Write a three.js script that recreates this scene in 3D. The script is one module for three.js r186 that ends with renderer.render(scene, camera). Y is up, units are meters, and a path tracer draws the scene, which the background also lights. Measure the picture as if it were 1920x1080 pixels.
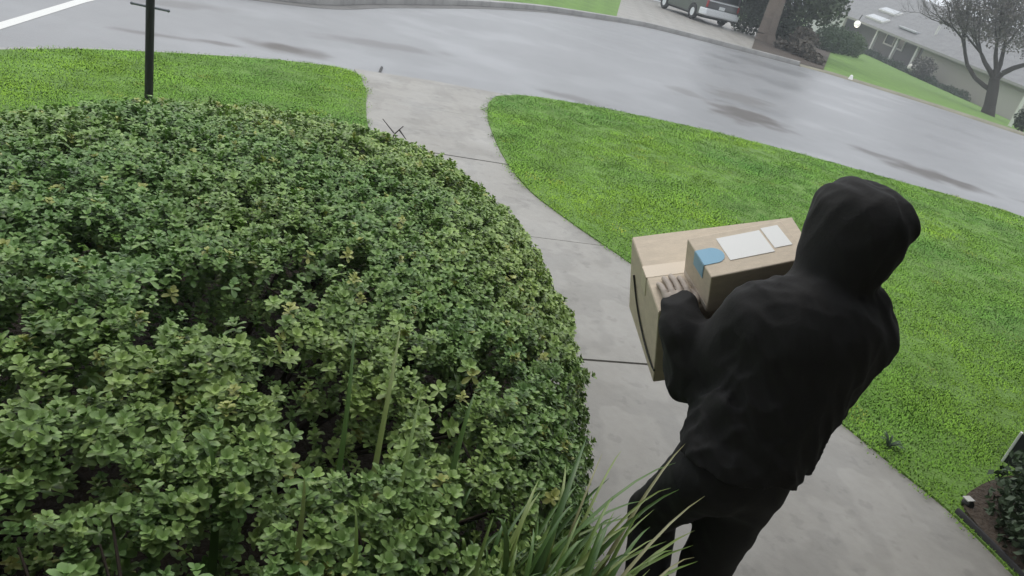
import * as THREE from 'three';
import { mergeGeometries } from 'three/addons/utils/BufferGeometryUtils.js';
import { ImprovedNoise } from 'three/addons/math/ImprovedNoise.js';
import { RoundedBoxGeometry } from 'three/addons/geometries/RoundedBoxGeometry.js';

// ---------------------------------------------------------------- camera, sky, sun, exposure
const scene = new THREE.Scene();
const camera = new THREE.PerspectiveCamera(42.83, 16 / 9, 0.05, 800);
{
  const p = 25.7 * Math.PI / 180, r = 14.8 * Math.PI / 180;
  camera.position.set(0, 2.05, 0);
  const fwd = new THREE.Vector3(0, -Math.sin(p), -Math.cos(p));
  const up0 = new THREE.Vector3(0, Math.cos(p), -Math.sin(p));
  camera.up.copy(up0.multiplyScalar(Math.cos(r)).add(new THREE.Vector3(-Math.sin(r), 0, 0)));
  camera.lookAt(camera.position.clone().add(fwd));
}
const renderer = new THREE.WebGLRenderer({ antialias: true });
renderer.toneMapping = THREE.LinearToneMapping;
renderer.toneMappingExposure = 1.1;
renderer.shadowMap.enabled = true;
{ // overcast sky: bright, slightly blue, a little brighter overhead, soft cloud mottling
  const W = 256, H = 128, d = new Float32Array(W * H * 4), n = new ImprovedNoise();
  for (let j = 0; j < H; j++) for (let i = 0; i < W; i++) {
    const el = (j + 0.5) / H * Math.PI - Math.PI / 2, az = i / W * Math.PI * 2;
    const x = Math.cos(el) * Math.cos(az), y = Math.sin(el), z = Math.cos(el) * Math.sin(az);
    const k = y > 0 ? 0.98 + 0.32 * y : 0.3;
    const c = k * (1 + 0.10 * n.noise(x * 2.3, y * 4.1, z * 2.3) + 0.05 * n.noise(x * 6, y * 9, z * 6));
    const o = (j * W + i) * 4;
    d[o] = c * 0.955; d[o + 1] = c * 0.995; d[o + 2] = c * 1.05; d[o + 3] = 1;
  }
  const t = new THREE.DataTexture(d, W, H, THREE.RGBAFormat, THREE.FloatType);
  t.mapping = THREE.EquirectangularReflectionMapping; t.magFilter = THREE.LinearFilter; t.minFilter = THREE.LinearFilter;
  t.wrapS = THREE.RepeatWrapping; t.needsUpdate = true;
  scene.background = t; scene.environment = t;
}
const sun = new THREE.DirectionalLight(0xfff3e2, 0.6);
sun.position.set(-9, 22, -13); sun.castShadow = true; sun.shadow.radius = 40;
sun.shadow.mapSize.set(2048, 2048);
Object.assign(sun.shadow.camera, { left: -40, right: 40, top: 40, bottom: -40, near: 1, far: 120 });
scene.add(sun, sun.target);
scene.fog = new THREE.FogExp2(0xd3d9de, 0.003);

// ---------------------------------------------------------------- helpers
const V = (x, y, z) => new THREE.Vector3(x, y, z);
function RNG(s) { return () => { s |= 0; s = s + 0x6D2B79F5 | 0; let t = Math.imul(s ^ s >>> 15, 1 | s); t = t + Math.imul(t ^ t >>> 7, 61 | t) ^ t; return ((t ^ t >>> 14) >>> 0) / 4294967296; }; }
const PN = new ImprovedNoise();
const noise = (x, y, z = 0) => PN.noise(x, y, z);
const fbm = (x, y, z = 0, o = 4) => { let s = 0, a = 1, f = 1; for (let i = 0; i < o; i++) { s += a * PN.noise(x * f, y * f, z + i * 7.3); a *= 0.5; f *= 2.03; } return s; };
const clamp = (x, a = 0, b = 1) => Math.min(b, Math.max(a, x));
const mix = (a, b, t) => a + (b - a) * t;
const sstep = (a, b, x) => { const t = clamp((x - a) / (b - a)); return t * t * (3 - 2 * t); };
const names = {};
function numbered(n) { const k = names[n] = (names[n] ?? -1) + 1; return k ? n + '_' + String(k).padStart(3, '0') : n; }
function shade(o) { o.castShadow = true; o.receiveShadow = true; return o; }
function mesh(name, geo, mat, parent) { const m = shade(new THREE.Mesh(geo, mat)); m.name = parent ? name : numbered(name); (parent ?? scene).add(m); return m; }
function thing(name, label, category, pos = [0, 0, 0], turn = 0, group) {
  const o = new THREE.Group(); o.name = numbered(name); o.position.set(...pos); o.rotation.y = turn; o.userData = { label, category };
  if (group) o.userData.group = group; scene.add(o); return o;
}
function tag(o, label, category, group, kind) { o.userData.label = label; o.userData.category = category; if (group) o.userData.group = group; if (kind) o.userData.kind = kind; return o; }
function structure(o, label, category) { o.userData.kind = 'structure'; o.userData.label = label; o.userData.category = category; return o; }
function tex(w, h, fn, srgb) {
  const d = new Uint8Array(w * h * 4);
  for (let j = 0; j < h; j++) for (let i = 0; i < w; i++) { const c = fn(i / w, j / h), o = (j * w + i) * 4; d[o] = clamp(c[0]) * 255; d[o + 1] = clamp(c[1]) * 255; d[o + 2] = clamp(c[2]) * 255; d[o + 3] = 255; }
  const t = new THREE.DataTexture(d, w, h, THREE.RGBAFormat); t.wrapS = t.wrapT = THREE.RepeatWrapping; t.magFilter = THREE.LinearFilter; t.minFilter = THREE.LinearMipmapLinearFilter; t.generateMipmaps = true;
  if (srgb) t.colorSpace = THREE.SRGBColorSpace; t.needsUpdate = true; return t;
}
const s2 = (l) => l <= 0.0031308 ? 12.92 * l : 1.055 * Math.pow(l, 1 / 2.4) - 0.055;   // linear -> sRGB for colour maps
const lin = (r, g, b) => [s2(r), s2(g), s2(b)];
// periodic value noise in [0,1]
function pnoise(seed, per) { const r = RNG(seed), g = new Float32Array(per * per).map(() => r()); return (u, v) => { u = ((u % 1) + 1) % 1 * per; v = ((v % 1) + 1) % 1 * per; const i = Math.floor(u), j = Math.floor(v), a = u - i, b = v - j, sa = a * a * (3 - 2 * a), sb = b * b * (3 - 2 * b); const G = (x, y) => g[(y % per) * per + x % per]; return mix(mix(G(i, j), G(i + 1, j), sa), mix(G(i, j + 1), G(i + 1, j + 1), sa), sb); }; }
function grain(seed, pers) { const f = pers.map((p, i) => pnoise(seed + i * 17, p)); return (u, v) => { let s = 0, a = 1, t = 0; for (const n of f) { s += a * n(u, v); t += a; a *= 0.62; } return s / t; }; }
const color = (r, g, b) => new THREE.Color().setRGB(r, g, b);
function std(o) { return new THREE.MeshStandardMaterial({ roughness: 0.8, ...o }); }
const merge = (gs) => mergeGeometries(gs.map((g) => { const q = g.index ? g.toNonIndexed() : g; for (const k of Object.keys(q.attributes)) if (!['position', 'normal', 'uv'].includes(k)) q.deleteAttribute(k); return q; }));
function box(w, h, d, x, y, z, r = 0) { const g = r ? new RoundedBoxGeometry(w, h, d, 2, r) : new THREE.BoxGeometry(w, h, d); return g.translate(x, y, z); }
function bar(a, b, r0, r1, seg = 6) { // tapered round bar between two points
  const A = V(...a), B = V(...b), L = A.distanceTo(B), g = new THREE.CylinderGeometry(r1, r0, L, seg, 1);
  g.translate(0, L / 2, 0); g.applyQuaternion(new THREE.Quaternion().setFromUnitVectors(V(0, 1, 0), B.clone().sub(A).normalize())); g.translate(A.x, A.y, A.z); return g;
}
function smooth(pts, n = 60, closed = false) { return new THREE.CatmullRomCurve3(pts.map(([x, z]) => V(x, 0, z)), closed, 'catmullrom', 0.4).getPoints(n).map((p) => [p.x, p.z]); }
function slab(pts, top, thick) { // a horizontal plate with a polygon outline (x,z); uv in metres
  const s = new THREE.Shape(pts.map(([x, z]) => new THREE.Vector2(x, -z)));
  const g = new THREE.ExtrudeGeometry(s, { depth: thick, bevelEnabled: false, steps: 1 });
  g.rotateX(-Math.PI / 2); g.translate(0, top - thick, 0); return g;
}
function ribbon(pts, prof) { // sweep a profile [[offset to the right of travel, y], ...] along a ground polyline
  const pos = [], uv = [], idx = [], m = prof.length; let s = 0;
  pts.forEach(([x, z], i) => {
    const a = pts[Math.max(0, i - 1)], b = pts[Math.min(pts.length - 1, i + 1)], dx = b[0] - a[0], dz = b[1] - a[1], l = Math.hypot(dx, dz) || 1, rx = -dz / l, rz = dx / l;
    if (i) s += Math.hypot(x - pts[i - 1][0], z - pts[i - 1][1]);
    prof.forEach(([o, y]) => { pos.push(x + rx * o, y, z + rz * o); uv.push(o, s); });
    if (i) for (let k = 0; k < m - 1; k++) { const p = (i - 1) * m + k, q = i * m + k; idx.push(p, p + 1, q, q, p + 1, q + 1); }
  });
  const g = new THREE.BufferGeometry(); g.setAttribute('position', new THREE.Float32BufferAttribute(pos, 3)); g.setAttribute('uv', new THREE.Float32BufferAttribute(uv, 2)); g.setIndex(idx); g.computeVertexNormals(); return g;
}
function inside(p, x, z) { let c = false; for (let i = 0, j = p.length - 1; i < p.length; j = i++) { const [xi, zi] = p[i], [xj, zj] = p[j]; if ((zi > z) !== (zj > z) && x < (xj - xi) * (z - zi) / (zj - zi) + xi) c = !c; } return c; }
const interp = (x, xs, ys) => { if (x <= xs[0]) return ys[0]; for (let i = 1; i < xs.length; i++) if (x <= xs[i]) return mix(ys[i - 1], ys[i], (x - xs[i - 1]) / (xs[i] - xs[i - 1])); return ys[ys.length - 1]; };
// the land falls gently away beyond the far side of the street
function land(x, z) {
  const r = Math.hypot(x, z), phi = Math.atan2(x, -z) * 180 / Math.PI; if (z > 0) return 0;
  const k = interp(phi, [12, 19.7, 29.3, 40, 60, 80], [0, 0.0176, 0.054, 0.06, 0.03, 0]), r0 = interp(phi, [0, 12, 19.7, 29.3, 40], [26, 28.8, 29.5, 27, 27]);
  return -k * Math.max(0, Math.min(r, 110) - r0);
}

// ---------------------------------------------------------------- materials of the ground
const fineG = grain(5, [16, 32, 64, 128]), coarse = grain(9, [4, 8, 16, 32]);
const bumpFine = tex(256, 256, (u, v) => { const k = fineG(u, v); return [k, k, k]; });
const bumpAt = (rep) => { const t = bumpFine.clone(); t.repeat.set(rep, rep); t.needsUpdate = true; return t; };
// asphalt: 40 m x 40 m sheet, uv (x, -z) in metres; stained and patched where the photograph shows it
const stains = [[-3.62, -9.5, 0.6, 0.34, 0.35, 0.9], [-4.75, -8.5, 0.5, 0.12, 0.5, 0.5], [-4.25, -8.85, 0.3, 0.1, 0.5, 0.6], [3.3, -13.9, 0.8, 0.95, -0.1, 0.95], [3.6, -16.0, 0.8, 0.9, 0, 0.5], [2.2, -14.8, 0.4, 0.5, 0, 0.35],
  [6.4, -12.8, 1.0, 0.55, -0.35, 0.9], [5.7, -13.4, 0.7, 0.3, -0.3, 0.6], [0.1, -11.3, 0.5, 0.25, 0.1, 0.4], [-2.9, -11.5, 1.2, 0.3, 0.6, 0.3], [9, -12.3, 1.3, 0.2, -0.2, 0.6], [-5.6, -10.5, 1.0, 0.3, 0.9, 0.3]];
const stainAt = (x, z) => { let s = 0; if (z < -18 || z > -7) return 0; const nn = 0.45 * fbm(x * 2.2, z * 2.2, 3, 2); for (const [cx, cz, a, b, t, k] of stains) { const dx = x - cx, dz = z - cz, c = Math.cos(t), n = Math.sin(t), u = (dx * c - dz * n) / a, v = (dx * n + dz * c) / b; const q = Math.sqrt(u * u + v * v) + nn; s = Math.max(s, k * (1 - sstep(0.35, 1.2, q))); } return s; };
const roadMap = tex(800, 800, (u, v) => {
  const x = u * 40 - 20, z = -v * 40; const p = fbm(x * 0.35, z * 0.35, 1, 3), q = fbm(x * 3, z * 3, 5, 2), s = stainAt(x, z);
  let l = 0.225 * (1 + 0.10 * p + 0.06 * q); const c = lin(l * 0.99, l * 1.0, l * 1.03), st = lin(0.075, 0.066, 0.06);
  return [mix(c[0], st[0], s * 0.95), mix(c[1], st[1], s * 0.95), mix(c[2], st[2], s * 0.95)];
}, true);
const roadRough = tex(400, 400, (u, v) => { const x = u * 40 - 20, z = -v * 40; const w = fbm(x * 0.5 + 9, z * 0.5, 2, 4); const r = 0.42 - 0.12 * sstep(-0.2, 0.6, w) + 0.25 * stainAt(x, z); return [0, r, 0]; });
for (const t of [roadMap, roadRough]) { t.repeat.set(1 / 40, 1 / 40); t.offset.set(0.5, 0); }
const M = {};
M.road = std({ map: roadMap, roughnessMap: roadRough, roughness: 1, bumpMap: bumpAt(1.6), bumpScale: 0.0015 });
const concTex = tex(512, 512, (u, v) => { const a = coarse(u, v), b = fineG(u * 4, v * 4), c = grainSpot(u, v); const l = 0.30 * (0.80 + 0.28 * a + 0.16 * b) * (1 - 0.13 * c) * (1 - 0.12 * sstep(0.52, 0.62, coarse(u * 2 + 0.37, v * 2 + 0.6))); return lin(l * 1.02, l, l * 0.965); }, true);
function grainSpot(u, v) { const k = fineG(u * 2 + 0.3, v * 2 + 0.1); return sstep(0.62, 0.74, k); }
concTex.repeat.set(0.4, 0.4);
const concRough = tex(256, 256, (u, v) => { const k = coarse(u + 0.4, v); return [0, 0.3 + 0.45 * k, 0]; }); concRough.repeat.set(0.6, 0.6);
M.concrete = std({ map: concTex, color: color(0.985, 0.96, 0.905), roughnessMap: concRough, roughness: 1, bumpMap: bumpAt(2), bumpScale: 0.0012 });
M.gutter = std({ map: concTex, roughness: 0.5, bumpMap: bumpAt(2), bumpScale: 0.001 });
const turfTex = tex(384, 384, (u, v) => { const a = coarse(u, v), b = fineG(u * 3, v * 3); const l = 1.0 + 0.4 * (b - 0.5) + 0.6 * (a - 0.5); return lin(0.13 * l, 0.235 * l, 0.045 * l); }, true); turfTex.repeat.set(0.5, 0.5);
M.turf = std({ map: turfTex, roughness: 0.95, bumpMap: bumpAt(3), bumpScale: 0.01 });
M.soil = std({ map: concTex, color: color(0.2, 0.15, 0.11), roughness: 0.95, bumpMap: bumpAt(3), bumpScale: 0.015 });
M.mulch = std({ map: concTex, color: color(0.24, 0.19, 0.15), roughness: 0.9, bumpMap: bumpAt(3), bumpScale: 0.02 });
M.field = M.turf;

// ---------------------------------------------------------------- ground, street, lawns, walkway
{
  const g = new THREE.PlaneGeometry(500, 500, 200, 200); g.rotateX(-Math.PI / 2);
  const p = g.attributes.position; for (let i = 0; i < p.count; i++) { const x = p.getX(i), z = p.getZ(i); p.setY(i, land(x, z) - 0.22 - (Math.hypot(x, z) > 26 ? 0.1 : 0)); }
  g.computeVertexNormals(); structure(mesh('ground', g, M.field), 'dull green open ground under the neighbourhood', 'ground');
}
const leftFar = [[-9.5, -3.2], [-6.6, -4.4], [-5.26, -5.53], [-4.96, -6.29], [-4.66, -6.94], [-4.21, -7.58], [-3.44, -8.5], [-2.85, -8.98], [-2.55, -9.0], [-2.38, -8.8]];
const leftRight = [[-2.32, -8.6], [-2.14, -8.17], [-1.98, -7.62], [-1.77, -6.97], [-1.42, -6.1], [-0.9, -5.2], [-0.3, -4.3], [0.2, -3.5], [0.42, -2.9], [0.55, -2.2], [0.6, -1.2], [0.6, 0.1]];
const rightFar = [[-0.86, -9.62], [-0.8, -9.85], [-0.4, -10.36], [0.61, -10.83], [1.84, -11.17], [2.8, -11.3], [4.02, -11.32], [5.31, -11.21], [6.54, -11.15], [7.02, -11.01], [8.12, -10.46], [11, -9], [16, -6]];
const rightLeft = [[-0.88, -9.3], [-0.86, -9.08], [-0.74, -8.3], [-0.49, -7.34], [-0.28, -6.74], [-0.03, -6.21], [0.38, -5.69], [0.79, -5.23], [1.45, -4.4], [1.99, -3.66], [2.21, -3.32], [2.38, -3.06], [2.52, -2.69], [2.62, -2.2], [2.66, -1.2], [2.66, 0.1]];
const farEdge = [[-30, -8.5], [-14, -9.5], [-8, -10.8], [-4.92, -13.33], [-4.21, -15.57], [-3.56, -17.67], [-2.7, -20.25], [-1.5, -23.01], [-0.5, -24.6], [1.79, -27.3], [3.4, -27.9], [5.91, -28.1], [8.6, -28.1], [10.2, -27.3], [12.07, -26.1], [14.2, -24.1], [17, -21.5], [22, -17], [34, -8]];
const FE = smooth(farEdge, 140), LF = smooth(leftFar, 60), LR = smooth(leftRight, 60), RF = smooth(rightFar, 70), RL = smooth(rightLeft, 70);
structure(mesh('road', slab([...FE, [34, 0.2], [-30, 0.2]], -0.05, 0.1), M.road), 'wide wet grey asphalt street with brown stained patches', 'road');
const leftLawnPts = [...LF, ...LR, [-9.5, 0.1]], rightLawnPts = [...RL.slice().reverse(), ...RF, [16, 0.1]];
structure(mesh('lawn', slab(leftLawnPts, 0.012, 0.12), M.turf), 'green front lawn behind the big clipped bush', 'lawn');
structure(mesh('lawn', slab(rightLawnPts, 0.012, 0.12), M.turf), 'green front lawn along the right of the walkway', 'lawn');
structure(mesh('gutter', ribbon(LF, [[-0.24, -0.06], [-0.24, -0.038], [-0.015, 0.0], [-0.015, -0.1]]), M.gutter), 'pale concrete edge of the lawn behind the bush', 'kerb');
structure(mesh('gutter', ribbon(RF, [[-0.24, -0.06], [-0.24, -0.038], [-0.015, 0.0], [-0.015, -0.1]]), M.gutter), 'pale concrete edge of the lawn beside the walkway', 'kerb');
{ // walkway: concrete slabs cut by joints across the path
  const w = new THREE.Group(); w.name = 'walkway'; scene.add(w); structure(w, 'worn grey concrete walkway curving from the house to the street', 'walkway');
  mesh('walkway_bed', slab([...LR.map(([x, z]) => [x - 0.004, z]), [2.655, 0.1], ...RL.slice().reverse().map(([x, z]) => [x + 0.004, z]), [-0.93, -9.62], [-2.33, -8.9]], -0.014, 0.08), std({ map: concTex, color: color(0.38, 0.36, 0.33), roughness: 0.9 }), w);
  const cut = (pts, z0, z1, s) => { // part of an edge polyline between two joint lines (joint: z = z0 + s*x)
    const out = []; const f = (p, zz) => p[1] - (zz + s * p[0]); for (let i = 0; i < pts.length; i++) { const p = pts[i]; if (i) { const q = pts[i - 1]; for (const zz of [z0, z1]) { const a = f(q, zz), b = f(p, zz); if (a * b < 0) { const t = a / (a - b); out.push([mix(q[0], p[0], t), mix(q[1], p[1], t)]); } } } if (f(p, z0) > 0 && f(p, z1) < 0) out.push(p); } return out; };
  const joints = [-11.4, -8.75, -7.02, -5.2, -3.42, -0.9, 1.6], S = -0.36;
  for (let i = 0; i + 1 < joints.length; i++) {
    const a = joints[i] + 0.008, b = joints[i + 1] - 0.008; let L = cut(LR, a, b, S), R = cut(RL, a, b, S); if (!L.length || !R.length) continue;
    L.sort((p, q) => p[1] - q[1]); R.sort((p, q) => q[1] - p[1]);
    mesh('slab', slab([...L, ...R], 0.0 + (i % 2) * 0.003, 0.07), M.concrete, w);
  }
  mesh('apron', slab([[-2.5, -9.0], [-2.34, -8.62], [-2.1, -8.1], [-0.78, -8.55], [-0.88, -9.3], [-0.86, -9.62], [-0.75, -10.1], [-1.7, -9.75], [-2.62, -9.25]], -0.006, 0.06), M.concrete, w);
}
// far side of the street
const FEvis = FE.slice(14, 92);
structure(mesh('kerb', ribbon(FEvis, [[0.0, -0.08], [0.0, 0.07], [-0.02, 0.085], [-0.16, 0.09], [-0.18, -0.1]].map(([o, y]) => [o, y])), M.gutter), 'pale concrete kerb along the far side of the street', 'kerb');
structure(mesh('kerb', ribbon(FE.slice(91, 132), [[0.12, -0.055], [0.08, -0.02], [-0.02, 0.005], [-0.3, 0.02], [-0.5, -0.2]]), std({ map: concTex, color: color(0.75, 0.72, 0.55), roughness: 0.8 })), 'low worn edge between the street and the far lawn', 'kerb');
structure(mesh('gutter', ribbon(FEvis, [[0.30, -0.048], [0.30, -0.045], [0.004, -0.045], [0.004, -0.06]]), std({ map: concTex, color: color(0.42, 0.42, 0.42), roughness: 0.7 })), 'dark wet gutter below the far kerb', 'gutter');
function patch(phi0, phi1, rA, rB, nP, nR, dy) { // a polar sheet that follows the land beyond the far kerb
  const pos = [], uv = [], idx = [];
  for (let i = 0; i <= nP; i++) for (let j = 0; j <= nR; j++) {
    const ph = mix(phi0, phi1, i / nP) * Math.PI / 180, a = rA(ph * 180 / Math.PI), r = mix(a, rB, j / nR), x = Math.sin(ph) * r, z = -Math.cos(ph) * r;
    pos.push(x, land(x, z) + dy, z); uv.push(x, -z); if (i && j) { const q = i * (nR + 1) + j, p = q - nR - 1; idx.push(p - 1, q - 1, p, p, q - 1, q); }
  }
  const g = new THREE.BufferGeometry(); g.setAttribute('position', new THREE.Float32BufferAttribute(pos, 3)); g.setAttribute('uv', new THREE.Float32BufferAttribute(uv, 2)); g.setIndex(idx.reverse()); g.computeVertexNormals(); return g;
}
const edgeR = (phi) => { let best = 30; for (let i = 1; i < FE.length; i++) { const a = Math.atan2(FE[i - 1][0], -FE[i - 1][1]) * 180 / Math.PI, b = Math.atan2(FE[i][0], -FE[i][1]) * 180 / Math.PI; if (a <= phi && phi <= b) { const t = (phi - a) / (b - a || 1); return mix(Math.hypot(...FE[i - 1]), Math.hypot(...FE[i]), t) + 0.17; } } return best; };
structure(mesh('lawn', patch(17.3, 62, edgeR, 78, 60, 30, 0.0), M.turf), 'green sloping lawn before the grey-roofed house', 'lawn');
structure(mesh('lawn', patch(-24, 2.3, edgeR, 60, 30, 14, 0.0), M.turf), 'pale green lawn strip beyond the far kerb', 'lawn');
structure(mesh('driveway', patch(2.3, 12.2, edgeR, 52, 20, 14, 0.0), M.concrete), 'wet pale concrete driveway under the parked car', 'driveway');
structure(mesh('mulch_bed', patch(12.2, 17.3, edgeR, 50, 14, 20, 0.03), M.mulch), 'dark brown mulch bed around the evergreen trunk', 'planting bed');
{ // painted line in the left of the street
  const g = slab([[-5.56, -7.02], [-5.7, -7.06], [-6.2, -9.2], [-6.6, -11.5], [-6.45, -11.5], [-6.07, -9.2]], -0.046, 0.003);
  structure(mesh('road_marking', g, std({ color: color(0.68, 0.68, 0.65), roughness: 0.5, bumpMap: bumpAt(2), bumpScale: 0.001 })), 'white painted line across the wet asphalt', 'road marking');
}

// ---------------------------------------------------------------- house that carries the camera (behind and above it), out of view; right wing and porch roof added to shade walkway and lawn
{
  const h = thing('home_house_shade_wing', 'beige entry wall with deep eave behind the bush, plus unseen wing and porch roof added for shade', 'house');
  const wm = std({ color: color(0.36, 0.33, 0.29), roughness: 0.85 });
  mesh('wall', merge([box(12, 3.0, 0.2, 0, 1.5, 0.35), box(5.6, 3.0, 0.2, 6.6, 1.5, -4.4), box(0.2, 3.0, 4.5, 3.85, 1.5, -2.1)]), wm, h);  // right wing walls are added out of view to block sky
  mesh('roof', merge([box(13, 0.16, 1.9, 0, 3.1, 0.15), box(2.9, 0.16, 3.0, 2.35, 2.72, -1.0), box(6.4, 0.16, 5.4, 6.7, 3.1, -2.1), box(5.2, 0.9, 4.4, 6.9, 3.6, -2.1)]), std({ color: color(0.12, 0.115, 0.11) }), h);  // porch roof and wing roof are added unseen to darken the near walkway
  mesh('fascia', box(13, 0.22, 0.03, 0, 3.08, -0.83), std({ color: color(0.6, 0.58, 0.54) }), h);
}

// ---------------------------------------------------------------- grass blades
function tuftGeo(seed, n, h, spread) {
  const r = RNG(seed), pos = [], nor = [], idx = [];
  for (let i = 0; i < n; i++) {
    const a = r() * 6.28, d = Math.sqrt(r()) * spread, x = Math.cos(a) * d, z = Math.sin(a) * d, b = r() * 6.28, L = h * (0.6 + 0.7 * r()), ln = 0.25 + 0.9 * r(), w = 0.0016 + 0.001 * r();
    const dx = Math.cos(b), dz = Math.sin(b), k = pos.length / 3;
    for (const [t, ww] of [[0, 1], [0.55, 0.85], [1, 0.1]]) { const o = ln * L * t * t * 0.8, y = L * t * (1 - 0.25 * t * ln); for (const s of [-1, 1]) { pos.push(x + dx * o - dz * w * ww * s, y, z + dz * o + dx * w * ww * s); nor.push(dx * 0.3, 0.9, dz * 0.3); } }
    idx.push(k, k + 1, k + 2, k + 2, k + 1, k + 3, k + 2, k + 3, k + 4, k + 4, k + 3, k + 5);
  }
  const g = new THREE.BufferGeometry(); g.setAttribute('position', new THREE.Float32BufferAttribute(pos, 3)); g.setAttribute('normal', new THREE.Float32BufferAttribute(nor, 3)); g.setIndex(idx); return g;
}
M.grass = new THREE.MeshPhysicalMaterial({ color: 0xffffff, roughness: 0.8, specularIntensity: 0.3, side: THREE.DoubleSide });
function plantGrass(pts, label, seed) {
  const r = RNG(seed), list = [], cam = camera.position;
  const xs = pts.map((p) => p[0]), zs = pts.map((p) => p[1]), x0 = Math.max(-8, Math.min(...xs)), x1 = Math.min(11, Math.max(...xs)), z0 = Math.min(...zs), z1 = Math.min(-1.6, Math.max(...zs));
  const N = (x1 - x0) * (z1 - z0) * 520;
  for (let i = 0; i < N; i++) {
    const x = mix(x0, x1, r()), z = mix(z0, z1, r()); if (!inside(pts, x, z)) continue;
    const d = Math.hypot(x, z); if (r() > clamp(5.2 / d)) continue;
    list.push([x, z, r(), r(), d]);
  }
  const im = new THREE.InstancedMesh(tuftGeo(seed + 3, 30, 0.0095, 0.06), M.grass, list.length), q = new THREE.Quaternion(), m = new THREE.Matrix4(), c = new THREE.Color();
  list.forEach(([x, z, a, b, d], i) => {
    const s = (0.75 + 0.5 * b) * (0.9 + 0.03 * d) * (0.8 + 0.4 * clamp(0.5 + fbm(x * 1.1, z * 1.1, 4, 2)));
    q.setFromAxisAngle(V(0, 1, 0), a * 6.28); m.compose(V(x, 0.012, z), q, V(s * 1.15, s, s * 1.15)); im.setMatrixAt(i, m);
    const p = clamp(0.5 + 0.7 * fbm(x * 0.55 + 2, z * 0.55, 8, 3) + 0.12 * (b - 0.5)), p2 = 0.8 + 0.4 * clamp(0.5 + fbm(x * 2.6, z * 2.6, 2, 3)), k = p2 * (0.94 + 0.12 * b);
    let cr = mix(0.15, 0.275, p), cg = mix(0.345, 0.48, p), cb = mix(0.068, 0.045, p);
    if (noise(x * 5, z * 5, 12) > 0.52 && b > 0.5) { cr *= 1.5; cg *= 0.95; }
    im.setColorAt(i, c.setRGB(cr * k, cg * k, cb * k));
  });
  im.name = numbered('grass'); shade(im); tag(im, label, 'grass', null, 'stuff'); scene.add(im);
}
plantGrass(leftLawnPts, 'short green grass on the lawn behind the bush', 21);
plantGrass(rightLawnPts, 'short green grass on the lawn right of the walkway', 47);

// ---------------------------------------------------------------- the big clipped bush
function leafGeo(L, W, bend, fold, at, dir, up) { // spoon-shaped leaf: a folded, curved blade
  const st = [[0, 0.16], [0.36, 0.78], [0.74, 1], [1, 0.42]], pos = [], idx = [];
  const side = new THREE.Vector3().crossVectors(dir, up).normalize();
  st.forEach(([t, w], i) => { for (const s of [-1, 0, 1]) { const p = at.clone().addScaledVector(dir, L * t).addScaledVector(side, s * W * w * 0.5).addScaledVector(up, -bend * L * t * t + (s ? fold * W * w : 0)); pos.push(p.x, p.y, p.z); } if (i) { const a = (i - 1) * 3, b = i * 3; idx.push(a, a + 1, b, b, a + 1, b + 1, a + 1, a + 2, b + 1, b + 1, a + 2, b + 2); } });
  const g = new THREE.BufferGeometry(); g.setAttribute('position', new THREE.Float32BufferAttribute(pos, 3)); g.setIndex(idx); g.computeVertexNormals(); return g;
}
function sprigGeo(seed, whorls, L, spread = 1) { // short twig with whorls of leaves, pointing +y
  const r = RNG(seed), gs = [];
  let tw = 0;
  for (let k = 0; k < whorls; k++) {
    const y = k / whorls * 0.028 * (L / 0.024), n = k === whorls - 1 ? 4 : 4, open = mix(1.25, 0.5, k / Math.max(1, whorls - 1)) * spread; tw += 0.7;
    for (let i = 0; i < n; i++) {
      const a = tw + i / n * 6.283 + (r() - 0.5) * 0.6, o = open + (r() - 0.5) * 0.45, dir = V(Math.cos(a) * Math.sin(o), Math.cos(o), Math.sin(a) * Math.sin(o)).normalize(), up = V(-Math.cos(a) * Math.cos(o), Math.sin(o), -Math.sin(a) * Math.cos(o)).normalize();
      gs.push(leafGeo(L * (0.75 + 0.5 * r()) * (k === whorls - 1 ? 0.7 : 1), L * (0.5 + 0.16 * r()), 0.12 + 0.3 * r(), 0.10 + 0.12 * r(), V(0, y, 0), dir, up));
    }
  }
  const g = mergeGeometries(gs); return g;
}
const BUSH = { xc: -1.06, zc: -1.813, a: 1.475, b: 2.51, h: 1.056, n: 2.18, ph: -0.035, m: 3.038 };
function bushR(dx, dz) { return Math.pow(Math.pow(Math.abs(dx / BUSH.a), BUSH.n) + Math.pow(Math.abs(dz / BUSH.b), BUSH.n), 1 / BUSH.n); }
function bushF(x, y, z) { // < 1 inside
  const X = x - BUSH.xc, Z = z - BUSH.zc, c = Math.cos(BUSH.ph), s = Math.sin(BUSH.ph), rr = bushR(X * c + Z * s, -X * s + Z * c), yy = Math.abs((y - 0.35) / (y > 0.35 ? BUSH.h - 0.35 : 0.9));
  return Math.pow(Math.pow(rr, BUSH.m) + Math.pow(yy, BUSH.m), 1 / BUSH.m);
}
const leafMat = (rough) => new THREE.MeshPhysicalMaterial({ color: 0xffffff, roughness: rough, side: THREE.DoubleSide, specularIntensity: 0.6 });
M.leaf = leafMat(0.36);
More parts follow.
